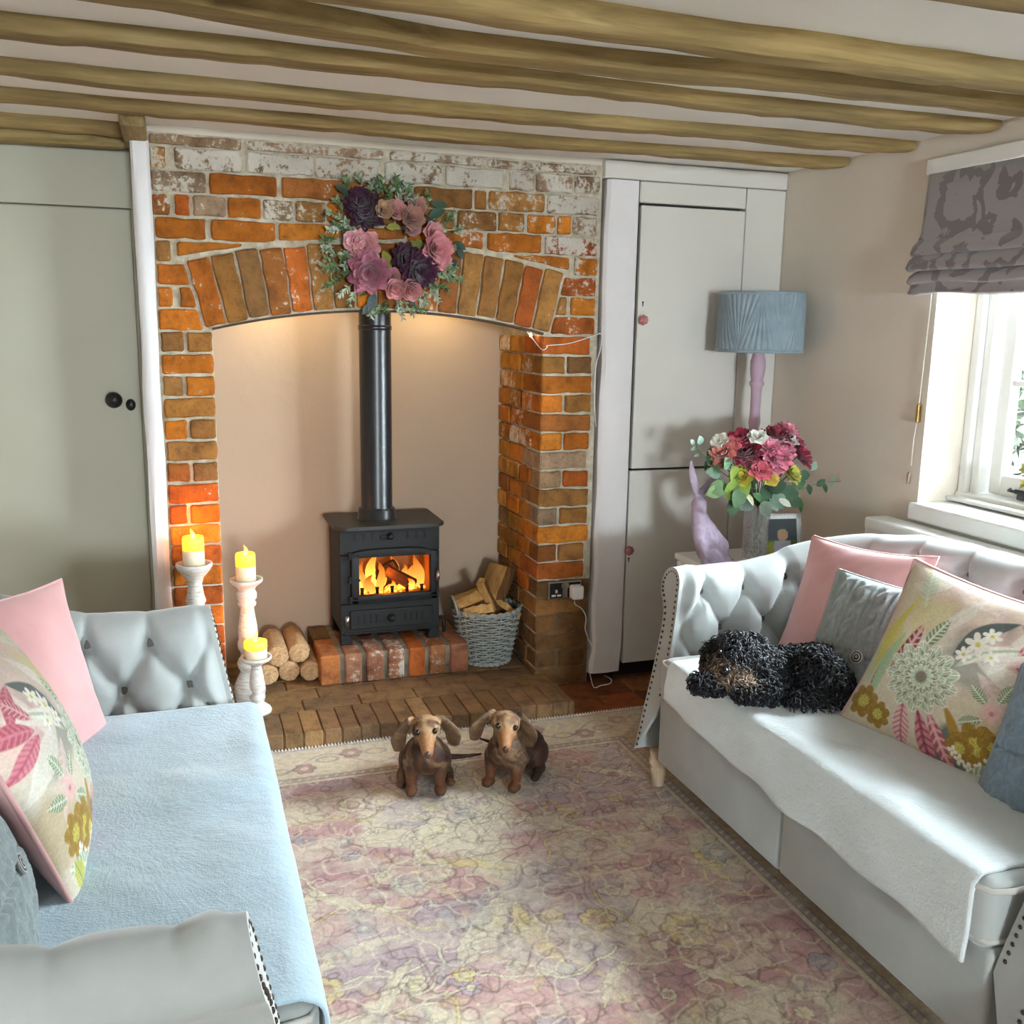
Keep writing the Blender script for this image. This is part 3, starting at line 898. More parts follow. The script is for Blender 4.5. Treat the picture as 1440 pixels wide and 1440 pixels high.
# ================================================================== RUG
def rug_paint(X, Y):
    """X,Y metres; the field of a faded rose persian rug with palmettes, sickle leaves, vines and a border"""
    rose = np.array(lin((180, 144, 138))); rose2 = np.array(lin((162, 122, 122))); cream = np.array(lin((202, 192, 166))); mauve = np.array(lin((162, 148, 152)))
    gold = np.array(lin((198, 178, 120))); grey = np.array(lin((146, 148, 154))); line = np.array(lin((98, 76, 70))); tan = np.array(lin((150, 118, 80)))
    C = np.zeros(X.shape + (3,))
    n0 = fbm(X * 2.6, Y * 2.6, 3)[..., None]; n1 = fbm(X * 5 + 7, Y * 5, 9)[..., None]; n2 = fbm(X * 60, Y * 60, 21)[..., None]; n3 = fbm(X * 3.3 + 30, Y * 3.3 + 4, 33)[..., None]
    C[:] = rose
    C = C * (1 - sstep(.50, .66, n0)) + rose2 * sstep(.50, .66, n0)
    C = C * (1 - .85 * sstep(.48, .63, n1)) + cream * .93 * .85 * sstep(.48, .63, n1)
    C = C * (1 - .7 * sstep(.56, .68, n3)) + mauve * .7 * sstep(.56, .68, n3)
    rs = np.random.RandomState(42)
    bx1 = 1.44; by1 = -.60                    # field limits, border beyond
    infield = (X < bx1) & (Y < by1)
    def put(mask, col, k=1.0):
        nonlocal C
        mk = (np.clip(mask, 0, 1) * k)[..., None]; C = C * (1 - mk) + np.array(col) * mk
    def local(cx, cy, a, s):
        dx, dy = X - cx, Y - cy; return (dx * math.cos(a) + dy * math.sin(a)) / s, (-dx * math.sin(a) + dy * math.cos(a)) / s
    def sel(cx, cy, r):
        return None
    # work on windows for speed
    x0g, y0g = X[0, 0], Y[0, 0]; st = X[0, 1] - X[0, 0]
    def window(cx, cy, r):
        j0 = max(0, int((cx - r - x0g) / st)); j1 = min(X.shape[1], int((cx + r - x0g) / st) + 1)
        i0 = max(0, int((cy - r - y0g) / st)); i1 = min(X.shape[0], int((cy + r - y0g) / st) + 1)
        return slice(i0, i1), slice(j0, j1)
    def paint(cx, cy, r, fn):
        w = window(cx, cy, r)
        if w[0].stop <= w[0].start or w[1].stop <= w[1].start: return
        fn(w, X[w] - cx, Y[w] - cy)
    def bl(w, mask, col, k):
        mk = (np.clip(mask, 0, 1) * k)[..., None]; C[w] = C[w] * (1 - mk) + np.array(col) * mk
    def flower(cx, cy, r, petals, rot, c1, c2, k=.8):
        def fn(w, dx, dy):
            R = np.hypot(dx, dy) / r; T = np.arctan2(dy, dx) + rot
            edge = .72 + .28 * np.abs(np.cos(T * petals / 2)) ** .6
            bl(w, sstep(0, .10, edge - R), c1, k); bl(w, 1 - sstep(.03, .09, np.abs(edge - R)), line, .75 * k)
            bl(w, sstep(0, .08, .48 * edge - R), c2, k); bl(w, 1 - sstep(.02, .07, np.abs(.48 * edge - R)), line, .6 * k)
            bl(w, sstep(0, .06, .16 - R), gold, k)
            bl(w, (1 - sstep(.05, .13, np.abs(np.sin(T * petals / 2)))) * sstep(.2, .3, R) * sstep(0, .1, edge - R), line, .4 * k)
        paint(cx, cy, r * 1.1, fn)
    def leaf(cx, cy, L, wd, a, bend, col, k=.8):
        def fn(w, dx, dy):
            u = (dx * math.cos(a) + dy * math.sin(a)) / L; v = (-dx * math.sin(a) + dy * math.cos(a)) / L
            v = v - bend * (1 - u * u); e = wd * np.clip(1 - u * u, 0, 1) ** .8 * (1 + .18 * np.sin(u * 24)) - np.abs(v)
            ins = (np.abs(u) < 1)
            bl(w, ins * sstep(0, .02, e), col, k); bl(w, ins * (1 - sstep(.008, .025, np.abs(e))), line, .6 * k)
            bl(w, ins * (1 - sstep(.006, .02, np.abs(v))) * (e > 0), gold, .6 * k)
        paint(cx, cy, L * 1.25, fn)
    def vine(pts, wd, col, k):
        pts = np.array(pts)
        for p, q in zip(pts[:-1], pts[1:]):
            c = (p + q) / 2; L = np.hypot(*(q - p))
            def fn(w, dx, dy):
                d = q - p; t = np.clip(((dx + c[0] - p[0]) * d[0] + (dy + c[1] - p[1]) * d[1]) / (L * L + 1e-9), 0, 1)
                dd = np.hypot(dx + c[0] - p[0] - t * d[0], dy + c[1] - p[1] - t * d[1])
                bl(w, 1 - sstep(wd * .6, wd * 1.3, dd), col, k)
            paint(c[0], c[1], L + .02, fn)
    # vines
    for i in range(46):
        p = np.array([rs.uniform(.0, bx1), rs.uniform(-2.9, by1)]); a = rs.uniform(0, 6.28); pts = [p]
        for j in range(26):
            a += rs.normal(0, .28) + .11 * math.sin(j * .45 + i); p = p + .017 * np.array([math.cos(a), math.sin(a)]); pts.append(p)
        pts = [q for q in pts if q[0] < bx1 and q[1] < by1]
        if len(pts) > 2: vine(pts, .0062, line, .5); vine(pts, .0038, cream if i % 3 else gold, .85)
    for i in range(34):
        cx, cy = rs.uniform(.05, bx1 - .08), rs.uniform(-2.9, by1 - .08)
        leaf(cx, cy, rs.uniform(.08, .17), rs.uniform(.14, .24), rs.uniform(0, 6.28), rs.uniform(-.25, .25), [gold, cream, cream * .95, cream][rs.randint(4)], rs.uniform(.6, .9))
    for i in range(190):
        cx, cy = rs.uniform(.02, bx1 - .04), rs.uniform(-2.9, by1 - .04); r = rs.choice([.022, .028, .035, .05, .075], p=[.3, .25, .2, .15, .1])
        flower(cx, cy, r, rs.randint(5, 9), rs.uniform(0, 6), [rose2, cream, grey, mauve, gold][rs.randint(5)], [cream, rose2, mauve, rose][rs.randint(4)], rs.uniform(.45, .85))
    # big palmettes
    for cx, cy, r, pt in ((.78, -1.62, .12, 11), (.55, -1.22, .11, 9), (1.08, -1.25, .11, 9), (.98, -1.05, .08, 8), (1.2, -1.75, .12, 10), (.4, -1.75, .1, 9), (.72, -.92, .09, 9), (.95, -2.05, .13, 11)):
        flower(cx, cy, r, pt, .3, cream * .97, rose * .95, .38)
        for a in np.linspace(0, 6.28, 7)[:-1]: leaf(cx + r * 1.1 * math.cos(a), cy + r * 1.1 * math.sin(a), r * .45, .22, a, .1, gold, .3)
    # fine scrolling line-work between the motifs
    for sc_, sd, col_, k_ in ((13, 61, line, .50), (9, 71, line, .42), (17, 91, cream, .6), (24, 95, line, .3)):
        f_ = fbm(X * sc_, Y * sc_, sd, 2) + .05 * np.sin(X * 60) * np.sin(Y * 55); gx_, gy_ = np.gradient(f_, st); g_ = np.hypot(gx_, gy_) + 1e-3
        put(1 - sstep(.0016, .0042, np.abs(f_ - .5) / g_), col_, k_)
    # ---- borders : far one runs along x, right one along y
    def border(D, T, isb):
        """D distance from the field into the border (0..), T coordinate along it"""
        nonlocal C
        m = isb
        def pb(mask, col, k):
            nonlocal C
            mk = (mask * m * k)[..., None]; C = C * (1 - mk) + np.array(col) * mk
        pb(np.ones_like(D), cream * .96, .92)
        pb((D < .016) * 1.0, cream, .9)
        pb((1 - sstep(.0015, .004, np.abs(D - .017))), line, .7); pb((1 - sstep(.0015, .004, np.abs(D - .042))), line, .7)
        pb(((D > .018) & (D < .041)) * 1.0, mauve * .9, .8)
        ph = (T / .03) % 1.0
        pb(((D > .021) & (D < .038)) * (1 - sstep(.12, .2, np.abs(ph - .5 - (D - .03) * 14))), cream, .85)
        pb(((D > .25) & (D < .262)) * 1.0, mauve, .7); pb(((D > .262) & (D < .285)) * (1 - sstep(.25, .32, np.abs((T / .035) % 1 - .5))), rose2, .7)
        # scrolling vine with blossoms
        vy = .145 + .055 * np.sin(T * 2 * math.pi / .34)
        pb((1 - sstep(.003, .007, np.abs(D - vy))) * ((D > .05) & (D < .245)), mauve * .8, .75)
        k = np.round(T / .17); fx = T - k * .17; fy = D - (.145 - .04 * np.cos(k * math.pi))
        R = np.hypot(fx, fy) / .038; A = np.arctan2(fy, fx); e = .75 + .25 * np.abs(np.cos(A * 3))
        pb(sstep(0, .1, e - R), rose2 * .95, .8); pb(1 - sstep(.04, .12, np.abs(e - R)), line, .6); pb(sstep(0, .1, .4 - R), cream, .8)
        k2 = np.floor(T / .17) + .5; fx = T - k2 * .17; fy = D - (.145 + .045 * np.cos(k2 * 2))
        u = np.hypot(fx, fy * 1.8) / .045
        pb(1 - sstep(.1, .2, np.abs(u - .8)), np.array(lin((128, 132, 140))), .6); pb(sstep(0, .1, .5 - u), gold, .5)
    Df = Y - by1; Dr = X - bx1
    Dm = np.maximum(Df, Dr)
    border(Dm, np.where(Df >= Dr, X, Y), (Dm > 0) * 1.0)
    # olive outer stripe beside the right guard
    mk = ((Dr > .044) & (Df < Dr))[..., None] * .55; C = C * (1 - mk) + tan * mk
    # wear and weave
    wear = fbm(X * 9, Y * 24, 51)[..., None]; C = C * (1 - .42 * sstep(.44, .70, wear)) + np.array(lin((196, 182, 164))) * .42 * sstep(.44, .70, wear)
    C = C * (0.78 + .44 * n2)
    spk = vnoise(X * 260, Y * 260, 77)[..., None]; C = C * (.86 + .28 * spk)
    return np.clip(C, 0, 1)


st = .0036
gx = np.arange(.02, 1.78, st); gy = np.arange(-2.75, -.327, st)
GX, GY = np.meshgrid(gx, gy)
RC = rug_paint(GX, GY)
RZ = .0055 + .0025 * (fbm(GX * 3, GY * 3, 5) - .5)
m = MB(); nx_, ny_ = len(gx), len(gy)
rug = bpy.data.meshes.new('rug')
V = np.stack([GX, GY, RZ + .004], -1).reshape(-1, 3)
idx = np.arange(nx_ * ny_).reshape(ny_, nx_)
Q = np.stack([idx[:-1, :-1], idx[:-1, 1:], idx[1:, 1:], idx[1:, :-1]], -1).reshape(-1, 4)
rug.from_pydata(V.tolist(), [], Q.tolist())
at = rug.color_attributes.new('Col', 'FLOAT_COLOR', 'POINT')
cc = np.ones((len(V), 4), np.float32); cc[:, :3] = RC.reshape(-1, 3); at.data.foreach_set('color', cc.ravel())
rug.polygons.foreach_set('use_smooth', [True] * len(rug.polygons))
M_RUG = vcol_mat('rug_pile', .95, .5, 420, .003, .15, .12, .15, 300)
rug.materials.append(M_RUG)
rugt = thing('rug', (.9, -1.5, 0), 'faded rose and cream patterned rug on the floor between the two sofas', 'rug')
o = bpy.data.objects.new('pile', rug); COL.objects.link(o); o.parent = rugt; o.location = -Vector(rugt.location); ORG[o.name] = ORG[rugt.name]
m = MB(); m.box((gx[0], gy[0], 0.0), (gx[-1], gy[-1], .0065)); m.build('backing', simple('rug_backing', (176, 160, 140), .9), rugt)
m = MB(); x = .03
M_FRINGE = simple('rug_whipping', (214, 206, 196), .9, .1)
while x < 1.7:
    m.tube([(x, gy[-1] - .012, .010), (x, gy[-1] + .001, .012), (x, gy[-1] + .004, .002)], .0032, 5); x += .0115
tag(m.build('whipped_edge', M_FRINGE, rugt, True), kind='stuff')

# ================================================================== SOFAS
M_VELVET = fabric('silver_grey_velvet', (170, 174, 172), (156, 160, 158), .74, .6, .12, 300)
M_BUTTON = fabric('button_velvet', (104, 100, 96), None, .8, .3)
M_STUD = simple('antique_nailhead', (72, 62, 54), .35, .2, 60, metal=.8)
M_LEG = wood_mat('pale_turned_wood', (150, 128, 104), (188, 166, 140), (206, 188, 164), 'Z', 1.2, .55)
M_PIPE = fabric('velvet_piping', (186, 184, 178), None, .75, .4)

TL = .196       # button spacing
ROW = (.095, .215, .34)


def seg_d(S, T, a, b):
    ax, ay = a; bx, by = b; dx, dy = bx - ax, by - ay; L = dx * dx + dy * dy
    t = np.clip(((S - ax) * dx + (T - ay) * dy) / L, 0, 1); return np.hypot(S - ax - t * dx, T - ay - t * dy)


def tuft(S, T, s_off, tmax, smax):
    """S along the rail, T arc length down from the roll top -> inward puff"""
    d = np.full(S.shape, 9.0); db = np.full(S.shape, 9.0)
    n = int(smax / TL) + 3
    btn = []
    for r, t in enumerate(ROW):
        if t > tmax - .02: break
        for i in range(-1, n):
            s = s_off + (i + (.5 if r % 2 else 0)) * TL
            btn.append((s, t)); db = np.minimum(db, np.hypot(S - s, T - t))
            if r + 1 < len(ROW) and ROW[r + 1] < tmax - .02:
                for q in (-.5, .5): d = np.minimum(d, seg_d(S, T, (s, t), (s + q * TL, ROW[r + 1])))
            else:
                d = np.minimum(d, seg_d(S, T, (s, t), (s, tmax + .05)))
            if r == 0: d = np.minimum(d, seg_d(S, T, (s, t), (s, -.05)) + .012 * sstep(0.06, -.02, T))
    puff = .035 * (1 - np.exp(-d / .022)) - .030 * np.exp(-(db / .024) ** 2)
    # fine pleats pulled in by every button
    for (s, t) in btn:
        r_ = np.hypot(S - s, T - t); th = np.arctan2(T - t, S - s)
        puff += .0034 * np.cos(13 * th + s * 40) * np.exp(-((r_ - .035) / .022) ** 2)
    # fine pleats radiating from every button
    return puff, btn


def make_sofa(tagname, label, xf, sgn, yA, yB, hfun, dep=.66, sshift=0.0):
    """xf front plane, sgn +1 when the back lies toward +x; yA far seat line, yB near seat line"""
    R = .13
    root = thing('chesterfield_sofa', (xf + sgn * .4, (yA + yB) / 2, 0), label, 'sofa', 'matching grey velvet sofas')
    W = lambda u, y, z: (xf + sgn * u, y, z)
    # rail path in (u, y), with outward normal
    path = []
    ds = .0085
    L1 = dep - R - .0
    for s in np.arange(0, L1, ds): path.append((s, yA, 0, 1, 'far'))
    na = int(R * math.pi / 2 / ds)
    for i in range(na):
        a = math.pi / 2 * i / na; path.append((L1 + R * math.sin(a), yA - R + R * math.cos(a), math.sin(a), math.cos(a), 'far' if a < .8 else 'back'))
    LB = (yA - yB) - 2 * R
    for s in np.arange(0, LB, ds): path.append((dep, yA - R - s, 1, 0, 'back'))
    for i in range(na):
        a = math.pi / 2 * i / na; path.append((dep - R + R * math.cos(a), yB + R - R * math.sin(a), math.cos(a), -math.sin(a), 'back' if a < .8 else 'near'))
    for s in np.arange(0, L1 + ds, ds): path.append((max(0, L1 - s), yB, 0, -1, 'near'))
    path = [p for p in path]
    n = len(path)
    sl = np.zeros(n)
    for i in range(1, n): sl[i] = sl[i - 1] + math.hypot(path[i][0] - path[i - 1][0], path[i][1] - path[i - 1][1])
    # section: outer foot -> over the roll -> inner foot, sampled finely
    def section(h):
        rr = .058
        cx, cz = .112, h - rr
        pts = [(.088, .125), (.092, .25), (.100, .38), (.108, h - .20), (.118, h - .145)]
        for a in np.linspace(-60, 165, 20): pts.append((cx + rr * math.cos(math.radians(a)), cz + rr * math.sin(math.radians(a))))
        x0, z0 = pts[-1]
        for t in np.linspace(0, 1, 40)[1:]:
            z = z0 + (.30 - z0) * t; k = t
            pts.append((x0 * (1 - k) ** 1.35, z))
        return np.array(pts)
    P = np.zeros((n, 64, 3)); SA = np.zeros((n, 64)); TA = np.zeros((n, 64)); NX = np.zeros((n, 64, 2)); inn = np.zeros((n, 64))
    for i, (u, y, nu, nv, part) in enumerate(path):
        h = hfun(u, y)
        sec = section(h); itop = int(np.argmax(sec[:, 1]))
        seg = np.hypot(*(np.diff(sec, axis=0).T)); arcl = np.concatenate([[0], np.cumsum(seg)]); T = arcl - arcl[itop]
        tang = np.gradient(sec, axis=0); nn = np.stack([-tang[:, 1], tang[:, 0]], -1); nn /= np.linalg.norm(nn, axis=1)[:, None] + 1e-9
        # direction "out of the upholstery" : toward -n (inside) on the inner face, up on the roll
        cen = np.array([.10, .40])
        flip = np.sign(np.sum(nn * (sec - np.array([[.09, max(.2, min(h - .07, z))] for z in sec[:, 1]])), axis=1)); flip[flip == 0] = 1
        nn = nn * flip[:, None]
        P[i, :, 0] = sec[:, 0]; P[i, :, 2] = sec[:, 1]; SA[i] = sl[i]; TA[i] = T; NX[i] = nn
        inn[i] = .22 * sstep(-.07, .0, T) + .78 * sstep(.015, .10, T)
    smid = sl[-1] / 2
    off = smid - round(smid / TL) * TL + sshift
    puff, btn = tuft(SA, TA, off, .46, sl[-1])
    endf = sstep(0, .05, SA) * sstep(0, .05, sl[-1] - SA)
    pf_ = (puff * inn * endf)
    P[..., 0] += pf_ * NX[..., 0]; P[..., 2] += pf_ * NX[..., 1]
    lean = lambda z: .115 * max(0.0, (z - .12)) / .6
    G = np.zeros_like(P)
    for i, (u, y, nu, nv, part) in enumerate(path):
        fade = max(0, 1 - u / .45)
        for j in range(64):
            nn_, z = P[i, j, 0], P[i, j, 2]
            uu = u + lean(z) * fade - .015 * (1 - sstep(.1, .5, z)) * fade
            G[i, j] = W(uu + nu * nn_, y + nv * nn_, z)
    kinds = [p[4] for p in path]
    for kind, nm in (('far', 'armrest'), ('back', 'backrest'), ('near', 'armrest')):
        ii = [i for i in range(n) if kinds[i] == kind]
        a, b = ii[0], min(ii[-1] + 1, n - 1)
        sub = G[a:b + 1]
        o = MB().grid(sub).build(nm, M_VELVET, root, True)
        if kind != 'back':
            e = 0 if kind == 'far' else n - 1
            ring = G[e]
            # front panel: a slim facing with a piped rim, and nailheads round it
            c = ring.mean(axis=0)
            outer = [Vector(p) for p in ring]
            fx = Vector((-sgn * .012, 0, 0))
            mb = MB()
            idx_ = list(range(64)); half = 30
            fac = [p + fx for p in outer]
            mb.add(outer + fac, [(i, i + 1, 64 + i + 1, 64 + i) for i in range(63)] + [(63, 0, 64, 127)])
            # triangulate the face by pairing outer side with inner side
            L_ = list(range(64))
            bmq = bmesh.new(); vv = [bmq.verts.new(p) for p in fac]; fq = bmq.faces.new(vv); bmesh.ops.triangulate(bmq, faces=[fq]); mb.bm(bmq); bmq.free()
            fp = mb.build('arm_facing', M_VELVET, root, 'auto')
            # nails: walk the inset outline
            pts = []
            cc_ = np.array([[p.y, p.z] for p in fac]); 
            dd = np.concatenate([[0], np.cumsum(np.hypot(*np.diff(cc_, axis=0).T))])
            mbn = MB()
            mid = np.array([np.interp(z, [q[1] for q in cc_[:12]], [q[0] for q in cc_[:12]]) for z in cc_[:, 1]])
            tn = np.gradient(cc_, axis=0); tn /= np.linalg.norm(tn, axis=1)[:, None] + 1e-9
            nr = np.stack([-tn[:, 1], tn[:, 0]], -1); cen2 = cc_.mean(axis=0)
            # orient inwards using polygon area sign
            c0_ = cc_ - cen2; c1_ = np.roll(c0_, -1, axis=0); area = np.sum(c0_[:, 0] * c1_[:, 1] - c1_[:, 0] * c0_[:, 1]); nr = nr * (1 if area > 0 else -1)
            s_ = .02
            while s_ < dd[-1] - .02:
                yv = np.interp(s_, dd, cc_[:, 0] + nr[:, 0] * .014); zv = np.interp(s_, dd, cc_[:, 1] + nr[:, 1] * .014); xv = np.interp(s_, dd, [p.x for p in fac])
                Mx = Matrix.Rotation(-sgn * math.pi / 2, 3, 'Y')
                if zv > .13: mbn.lathe([(0, .0036), (.0032, .0030), (.0048, .001), (.0048, -.001)], 8, (xv - sgn * .0, yv, zv), M=Mx)
                s_ += .0185
            tag(mbn.build('nailhead_trim', M_STUD, fp, True), kind='stuff')
    # deep buttons
    mbx = MB().lathe([(0, .008), (.008, .0072), (.0135, .004), (.015, 0), (.012, -.004), (0, -.005)], 16)
    first = None
    for (s, t) in btn:
        if s < .05 or s > sl[-1] - .05: continue
        i = int(np.argmin(np.abs(sl - s))); j = int(np.argmin(np.abs(TA[i] - t)))
        u, y, nu, nv, part = path[i]
        p = Vector(G[i, j]); nrm = Vector((sgn * NX[i, j, 0] * nu, NX[i, j, 0] * nv, NX[i, j, 1]))
        if first is None:
            first = mbx.build('button', M_BUTTON, root, True); bo = first
        else:
            bo = first.copy(); COL.objects.link(bo)
        bo.location = p + nrm * .004 - ORG[root.name]
        # mesh was built relative to the root; re-centre it once
        bo.rotation_mode = 'QUATERNION'; bo.rotation_quaternion = nrm.to_track_quat('Z', 'Y')
    if first is not None:
        off_ = np.array(ORG[root.name][:])
        for v in first.data.vertices: v.co = Vector(v.co) + Vector(off_)
    # base rail, with a seam in the middle
    ym = (yA + yB) / 2
    for (a, b) in ((yB + .005, ym - .0004), (ym + .0004, yA - .005)):
        q0 = W(.01, a, .115); q1 = W(dep + .06, b, .335)
        mb = MB().rbox([min(q0[k], q1[k]) for k in range(3)], [max(q0[k], q1[k]) for k in range(3)], .014, 3); mb.build('base_rail', M_VELVET, root, 'auto')
    # seat cushion
    q0 = W(-.005, yB + .012, .325); q1 = W(dep - .01, yA - .012, .475)
    mb = MB().rbox([min(q0[k], q1[k]) for k in range(3)], [max(q0[k], q1[k]) for k in range(3)], .035, 5)
    sc_ = mb.build('seat_cushion', M_VELVET, root, True)
    for z in (.352, .455):
        xx = W(.004, 0, 0)[0]
        MB().tube([W(dep - .05, yA - .010, z), W(.05, yA - .010, z), W(.012, yA - .018, z), W(.0, yA - .045, z), W(.0, yB + .045, z), W(.012, yB + .018, z), W(.05, yB + .010, z), W(dep - .05, yB + .010, z)], .006, 8).build('piping', M_PIPE, sc_, True)
    # turned front feet, square back feet
    prof = [(.0, 0), (.017, 0), (.019, .01), (.021, .03), (.026, .055), (.030, .066), (.024, .074), (.031, .084), (.033, .095), (.028, .104), (.030, .118), (.030, .13)]
    for (u, y) in ((.045, yA + .045), (.045, yB - .045), (dep + .03, yA - .02), (dep + .03, yB + .02)):
        MB().lathe(prof, 24, W(u, y, 0)).build('leg', M_LEG, root, True)
    return root


def hR(u, y):
    ym = -1.66; d = abs(y - ym)
    hb = float(np.interp(d, [0, .25, .45, .60, .72, .80], [.876, .874, .858, .824, .775, .750]))
    ha = float(np.interp(u, [0, .15, .35, .6], [.722, .716, .722, .750]))
    k = float(sstep(.45, .66, u)); return ha * (1 - k) + max(ha, hb) * k


sofaR = make_sofa('R', 'grey velvet button-back sofa with studded arms under the window', 1.385, 1, -.985, -2.335, hR)


def hL(u, y):
    ym = -1.66; d = abs(y - ym)
    hb = float(np.interp(d, [0, .25, .45, .60, .72, .80], [.893, .890, .868, .828, .775, .750]))
    ha = float(np.interp(u, [0, .15, .35, .6], [.722, .712, .715, .745]))
    k = float(sstep(.45, .66, u)); return ha * (1 - k) + max(ha, hb) * k


sofaL = make_sofa('L', 'grey velvet button-back sofa facing the window, near the grey door', .155, -1, -1.03, -2.285, hL, sshift=-.05)

# ------------------------------------------------------------------ fleece throws over the seats
def fleece_mat(ca=(156, 178, 190), cb=(174, 198, 212)):
    t = NT('fleece'); v = t.coord('Object')
    n1 = t.noise(5, 5.0, .6, v); n2 = t.noise(140, 4.0, .7, v); n3 = t.noise(34, 4.0, .7, v)
    t.base(t.ramp(n1, [(.3, lin(ca)), (.7, lin(cb))]))
    t.set(Roughness=.95); t.b.inputs['Sheen Weight'].default_value = .7; t.b.inputs['Specular IOR Level'].default_value = .1
    t.bump(t.math('ADD', t.math('MULTIPLY', n2, .6), n3), .55, .008); return t.m


M_FLEECE = fleece_mat()


def throw(label, xf, sgn, y0, y1, ub, hem, seed, zt=.482, mat=None):
    """hem(y) -> z of the hanging edge"""
    ys = np.linspace(y0, y1, 150)
    P = []
    for i, y in enumerate(ys):
        zh = hem(y); row = []
        e = min(i, len(ys) - 1 - i) / 12.0; e = min(1, e)
        for q in np.linspace(0, 1, 56):
            if q < .62:
                t = q / .62; u = ub + (.022 - ub) * t; z = zt
            elif q < .72:
                t = (q - .62) / .10; a = t * math.pi / 2; r = .030
                u = .022 - r * math.sin(a); z = zt - r * (1 - math.cos(a))
            else:
                t = (q - .72) / .28; u = -.010 - .010 * t; z = zt - .030 + (zh - zt + .030) * t
                u += (float(vnoise(y * 7, t * 2 + 3, seed)) - .5) * .016 * t
            bmp = (float(fbm(y * 6, u * 6 + 2, seed, 3)) - .45) * .022 * (1 if q < .62 else .3)
            row.append((xf + sgn * (u - (0 if q < .62 else bmp * .3)), y, z + max(-.002, bmp)))
        P.append(row)
    o = MB().grid(np.array(P)).build('throw_blanket', mat or M_FLEECE, None, True, loc=(xf + sgn * .3, (y0 + y1) / 2, zt))
    md = o.modifiers.new('thick', 'SOLIDIFY'); md.thickness = .007; md.offset = 1 if sgn < 0 else -1
    return tag(o, label, 'blanket', 'fleece throws on the sofas')


throw('soft white fleece throw spread over the seat of the sofa under the window', 1.385, 1, -1.065, -2.29, .60,
      lambda y: float(np.interp(y, [-2.29, -2.2, -1.9, -1.5, -1.2, -1.06], [.300, .302, .318, .325, .345, .36])) + .006 * math.sin(y * 23) * (1 if y < -1.2 else .4), 3, mat=fleece_mat((202, 210, 212), (218, 226, 228)))
throw('pale blue fleece throw covering the seat of the sofa facing the window', .155, -1, -1.05, -2.27, .62,
      lambda y: .26 + .012 * math.sin(y * 9), 8)
# ================================================================== CUSHIONS
def pillow_grid(n, w, h, th, seed, pinch=.10, wrinkle=.006):
    """returns front/back arrays (n,n,3) in local (x right, y up, z out)"""
    a = np.linspace(-1, 1, n); U, Vv = np.meshgrid(a, a)
    # outline: sides bow inwards, corners stick out
    bx = 1 - pinch * (1 - Vv ** 2) * .55; by = 1 - pinch * (1 - U ** 2) * .55
    X = U * bx * w / 2; Y = Vv * by * h / 2
    prof = (np.clip(1 - np.abs(U) ** 2.2, 0, 1) * np.clip(1 - np.abs(Vv) ** 2.2, 0, 1)) ** .55
    Z = th / 2 * prof
    wr = (fbm(U * 3 + seed, Vv * 3, seed) - .5) * wrinkle * 2 * prof ** .5
    return np.stack([X, Y, Z + wr], -1), np.stack([X, Y, -Z * .9], -1), U, Vv


def cushion(name, label, c, nrm, up, w, h, th, mat, seed=1, n=60, paint=None, piping=None, group=None, roll=0.0, pinch=.10):
    r, u, nn = frame_from(nrm, up)
    if roll:
        q = Matrix.Rotation(roll, 3, nn); r = q @ r; u = q @ u
    Fp, Bp, U, Vv = pillow_grid(n, w, h, th, seed, pinch)
    c = Vector(c)
    M3 = np.array([r[:], u[:], nn[:]])
    tr = lambda A: A @ M3 + np.array(c[:])
    root = thing(name, (c.x, c.y, c.z - h * .45), label, 'cushion', group or {'v': 'pink velvet cushions', 'f': 'floral cushions', 'k': 'knitted cushions'}[name[0]])
    col = paint(U, Vv) if paint is not None else None
    mb = MB().grid(tr(Fp), None if col is None else col)
    mb.build('front_cover', mat, root, True, vcol=paint is not None)
    bm_ = piping if piping is not None else mat
    mb = MB().grid(tr(Bp), flip=True); mb.build('back_cover', bm_ if paint is not None else mat, root, True)
    ring = [Fp[0, j] for j in range(n)] + [Fp[i, -1] for i in range(1, n)] + [Fp[-1, j] for j in range(n - 2, -1, -1)] + [Fp[i, 0] for i in range(n - 2, 0, -1)]
    MB().tube([Vector(p) for p in tr(np.array(ring))][::2], .0055 if piping is not None else .0032, 6, closed=True).build('piping' if piping is not None else 'seam', piping or mat, root, True)
    return root, tr, Fp


M_PINK = fabric('pink_velvet', (232, 182, 180), (220, 164, 164), .75, .7, .12, 300, 5)
M_PINKPIPE = fabric('pink_piping', (206, 160, 158), None, .7, .4)
M_PRINT = vcol_mat('floral_linen', .85, .25, 320, .002, .2, .05, .2, 200)


def knit_paint_mat(name, c):
    t = NT(name); v = t.coord('Object')
    n = t.noise(90, 5.0, .7, v); c = lin(c)
    t.base(t.ramp(n, [(.3, tuple(x * .72 for x in c)), (.7, c)])); t.set(Roughness=.95); t.b.inputs['Sheen Weight'].default_value = .4
    t.bump(t.noise(230, 4.0, .7, v), .6, .004); return t.m


M_KNIT = knit_paint_mat('sage_grey_knit', (156, 166, 166))
M_KNITB = knit_paint_mat('blue_grey_knit', (140, 164, 184))


